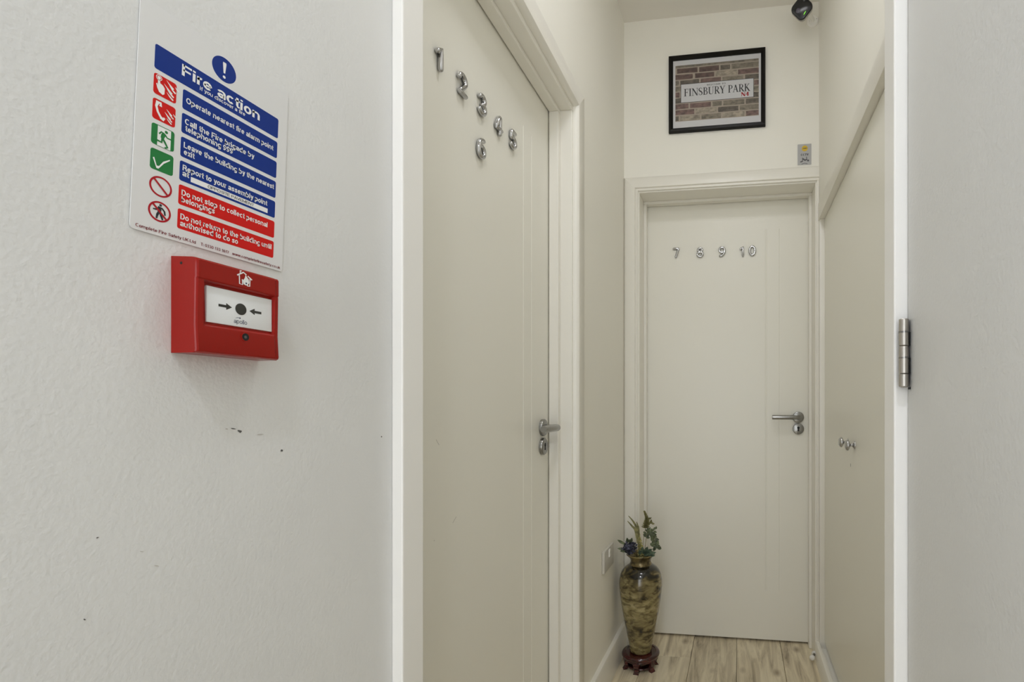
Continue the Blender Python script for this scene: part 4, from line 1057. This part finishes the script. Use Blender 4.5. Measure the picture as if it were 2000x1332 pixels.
# grass blades
for (a, b, c, lab) in ((pv(1244, 1034), pv(1237, 1018), pv(1227, 1006), 'long thin grass blade leaning left, upper of the pair in the vase'), (pv(1241, 1036), pv(1234, 1026), pv(1225, 1016), 'short thin grass blade leaning left, lower of the pair in the vase'), (pv(1247, 1040), pv(1246, 1028), pv(1243, 1017), 'upright olive grass blade in the middle of the vase')):
    bm = nb(); pts = spline([base + Vector((-.004, -.010, 0)), pv(1248, 1076, -.012), a + Vector((0, -.012, 0)), b + Vector((0, -.012, 0)), c + Vector((0, -.014, 0))], 5)
    n = len(pts)
    wds = [.0016] * 8 + [.0016 + .0065 * math.sin(PI * min(1, (i - 7) / (n - 8)) ** .7) for i in range(8, n)]
    A = []; 
    for i, p in enumerate(pts):
        d = (pts[min(n - 1, i + 1)] - pts[max(0, i - 1)]).normalized(); s = d.cross(view).normalized(); h = wds[i] / 2 + .0003
        A.append((bm.verts.new(p + s * h), bm.verts.new(p + view * .0012), bm.verts.new(p - s * h), bm.verts.new(p - view * .0008)))
    for x, y in zip(A, A[1:]):
        for j in range(4): bm.faces.new((x[j], x[(j + 1) % 4], y[(j + 1) % 4], y[j]))
    bmesh.ops.recalc_face_normals(bm, faces=bm.faces)
    o = obj('grass_blade', bm, M['olive'], loc=base, smooth=60); o['label'] = lab; o['category'] = 'artificial plant'; o['group'] = 'artificial flowers in the vase'
# blue flower head with leaves
t = thing('blue_flower_head', 'dark blue flower cluster hanging over the left rim of the vase', 'artificial plant', base, 'artificial flowers in the vase')
pl = spline([base + Vector((-.010, -.006, 0)), pv(1240, 1080, -.014), pv(1234, 1072, -.022), pv(1229, 1066, -.026)])
stem_obj(t, pl, .0013, M['olive']); bm = nb(); c = pv(1230.0, 1064.5, -.026)
for i in range(58):
    z = 1 - 2 * (i + .5) / 58; a = i * 2.39996; r = math.sqrt(1 - z * z); d = Vector((r * math.cos(a), r * math.sin(a), z * .85))
    p = c + Vector((0, .004, -.002)) + d * random.uniform(.016, .027)
    for j in range(3): leafq(bm, p, d * .4 + rnd(.9), d + rnd(.3), .0120, .0095)
f_ = obj('petals', bm, M['bluef'], t); f_['kind'] = 'stuff'
for (a, b) in (((1222, 1060), (1207, 1051)), ((1227, 1058), (1226, 1046)), ((1224, 1070), (1207, 1068)), ((1226, 1073), (1212, 1073)), ((1233, 1056), (1236, 1046)), ((1230, 1057), (1231, 1049))):
    p, q_ = pv(*a, -.026), pv(*b, -.032); bm = nb(); leafq(bm, p, q_ - p, view + rnd(.3), (q_ - p).length, .012); obj('leaf', bm, M['leaf_green'], t)
# broad leaves at the rim
t = thing('broad_leaf_sprig', 'short blue-green leaf sprig over the right rim of the vase', 'artificial plant', base, 'artificial flowers in the vase')
stem_obj(t, spline([base + Vector((.010, -.010, 0)), pv(1258, 1078, -.016), pv(1264, 1068, -.02)]), .0012, M['olive'])
for (a, b, w_) in (((1256, 1078), (1257, 1062), .016), ((1260, 1079), (1266, 1062), .018), ((1262, 1078), (1275, 1066), .018), ((1263, 1079), (1283, 1072), .015), ((1265, 1080), (1281, 1079), .014), ((1259, 1079), (1264, 1070), .020), ((1258, 1080), (1270, 1074), .018), ((1251, 1080), (1250, 1068), .014)):
    p, q_ = pv(*a, -.020), pv(*b, -.032); bm = nb(); leafq(bm, p, q_ - p, view + rnd(.35), (q_ - p).length, w_); obj('leaf', bm, M['teal'], t)

# ------------------------------------------------------------------ ceiling lamp bodies (above the frame); the corridor one is added for brightness
for ((lx, ly, lz), ld, le), lab in zip(LAMPS, ('small round white ceiling light by the entrance', 'added wide round ceiling fill light over the corridor')):
    R_ = ld / 2 + .020
    cl = thing('ceiling_light_or_fill', lab, 'light', (lx, ly, ZC), 'round ceiling lights')
    bm = nb(); lathe(bm, [(R_, 0), (R_, -.020), (R_ - .005, -.024), (R_ - .013, -.024), (R_ - .013, -.018), (0, -.018)], (lx, ly, ZC), n=40, close=False); obj('housing', bm, M['frame_white'], cl, smooth=40)
    bm = nb(); lathe(bm, [(R_ - .014, -.0190), (R_ - .025, -.026), (0, -.029)], (lx, ly, ZC), n=40, close=False); obj('diffuser', bm, M['diffuser'], cl, smooth=60)
bpy.context.view_layer.update()
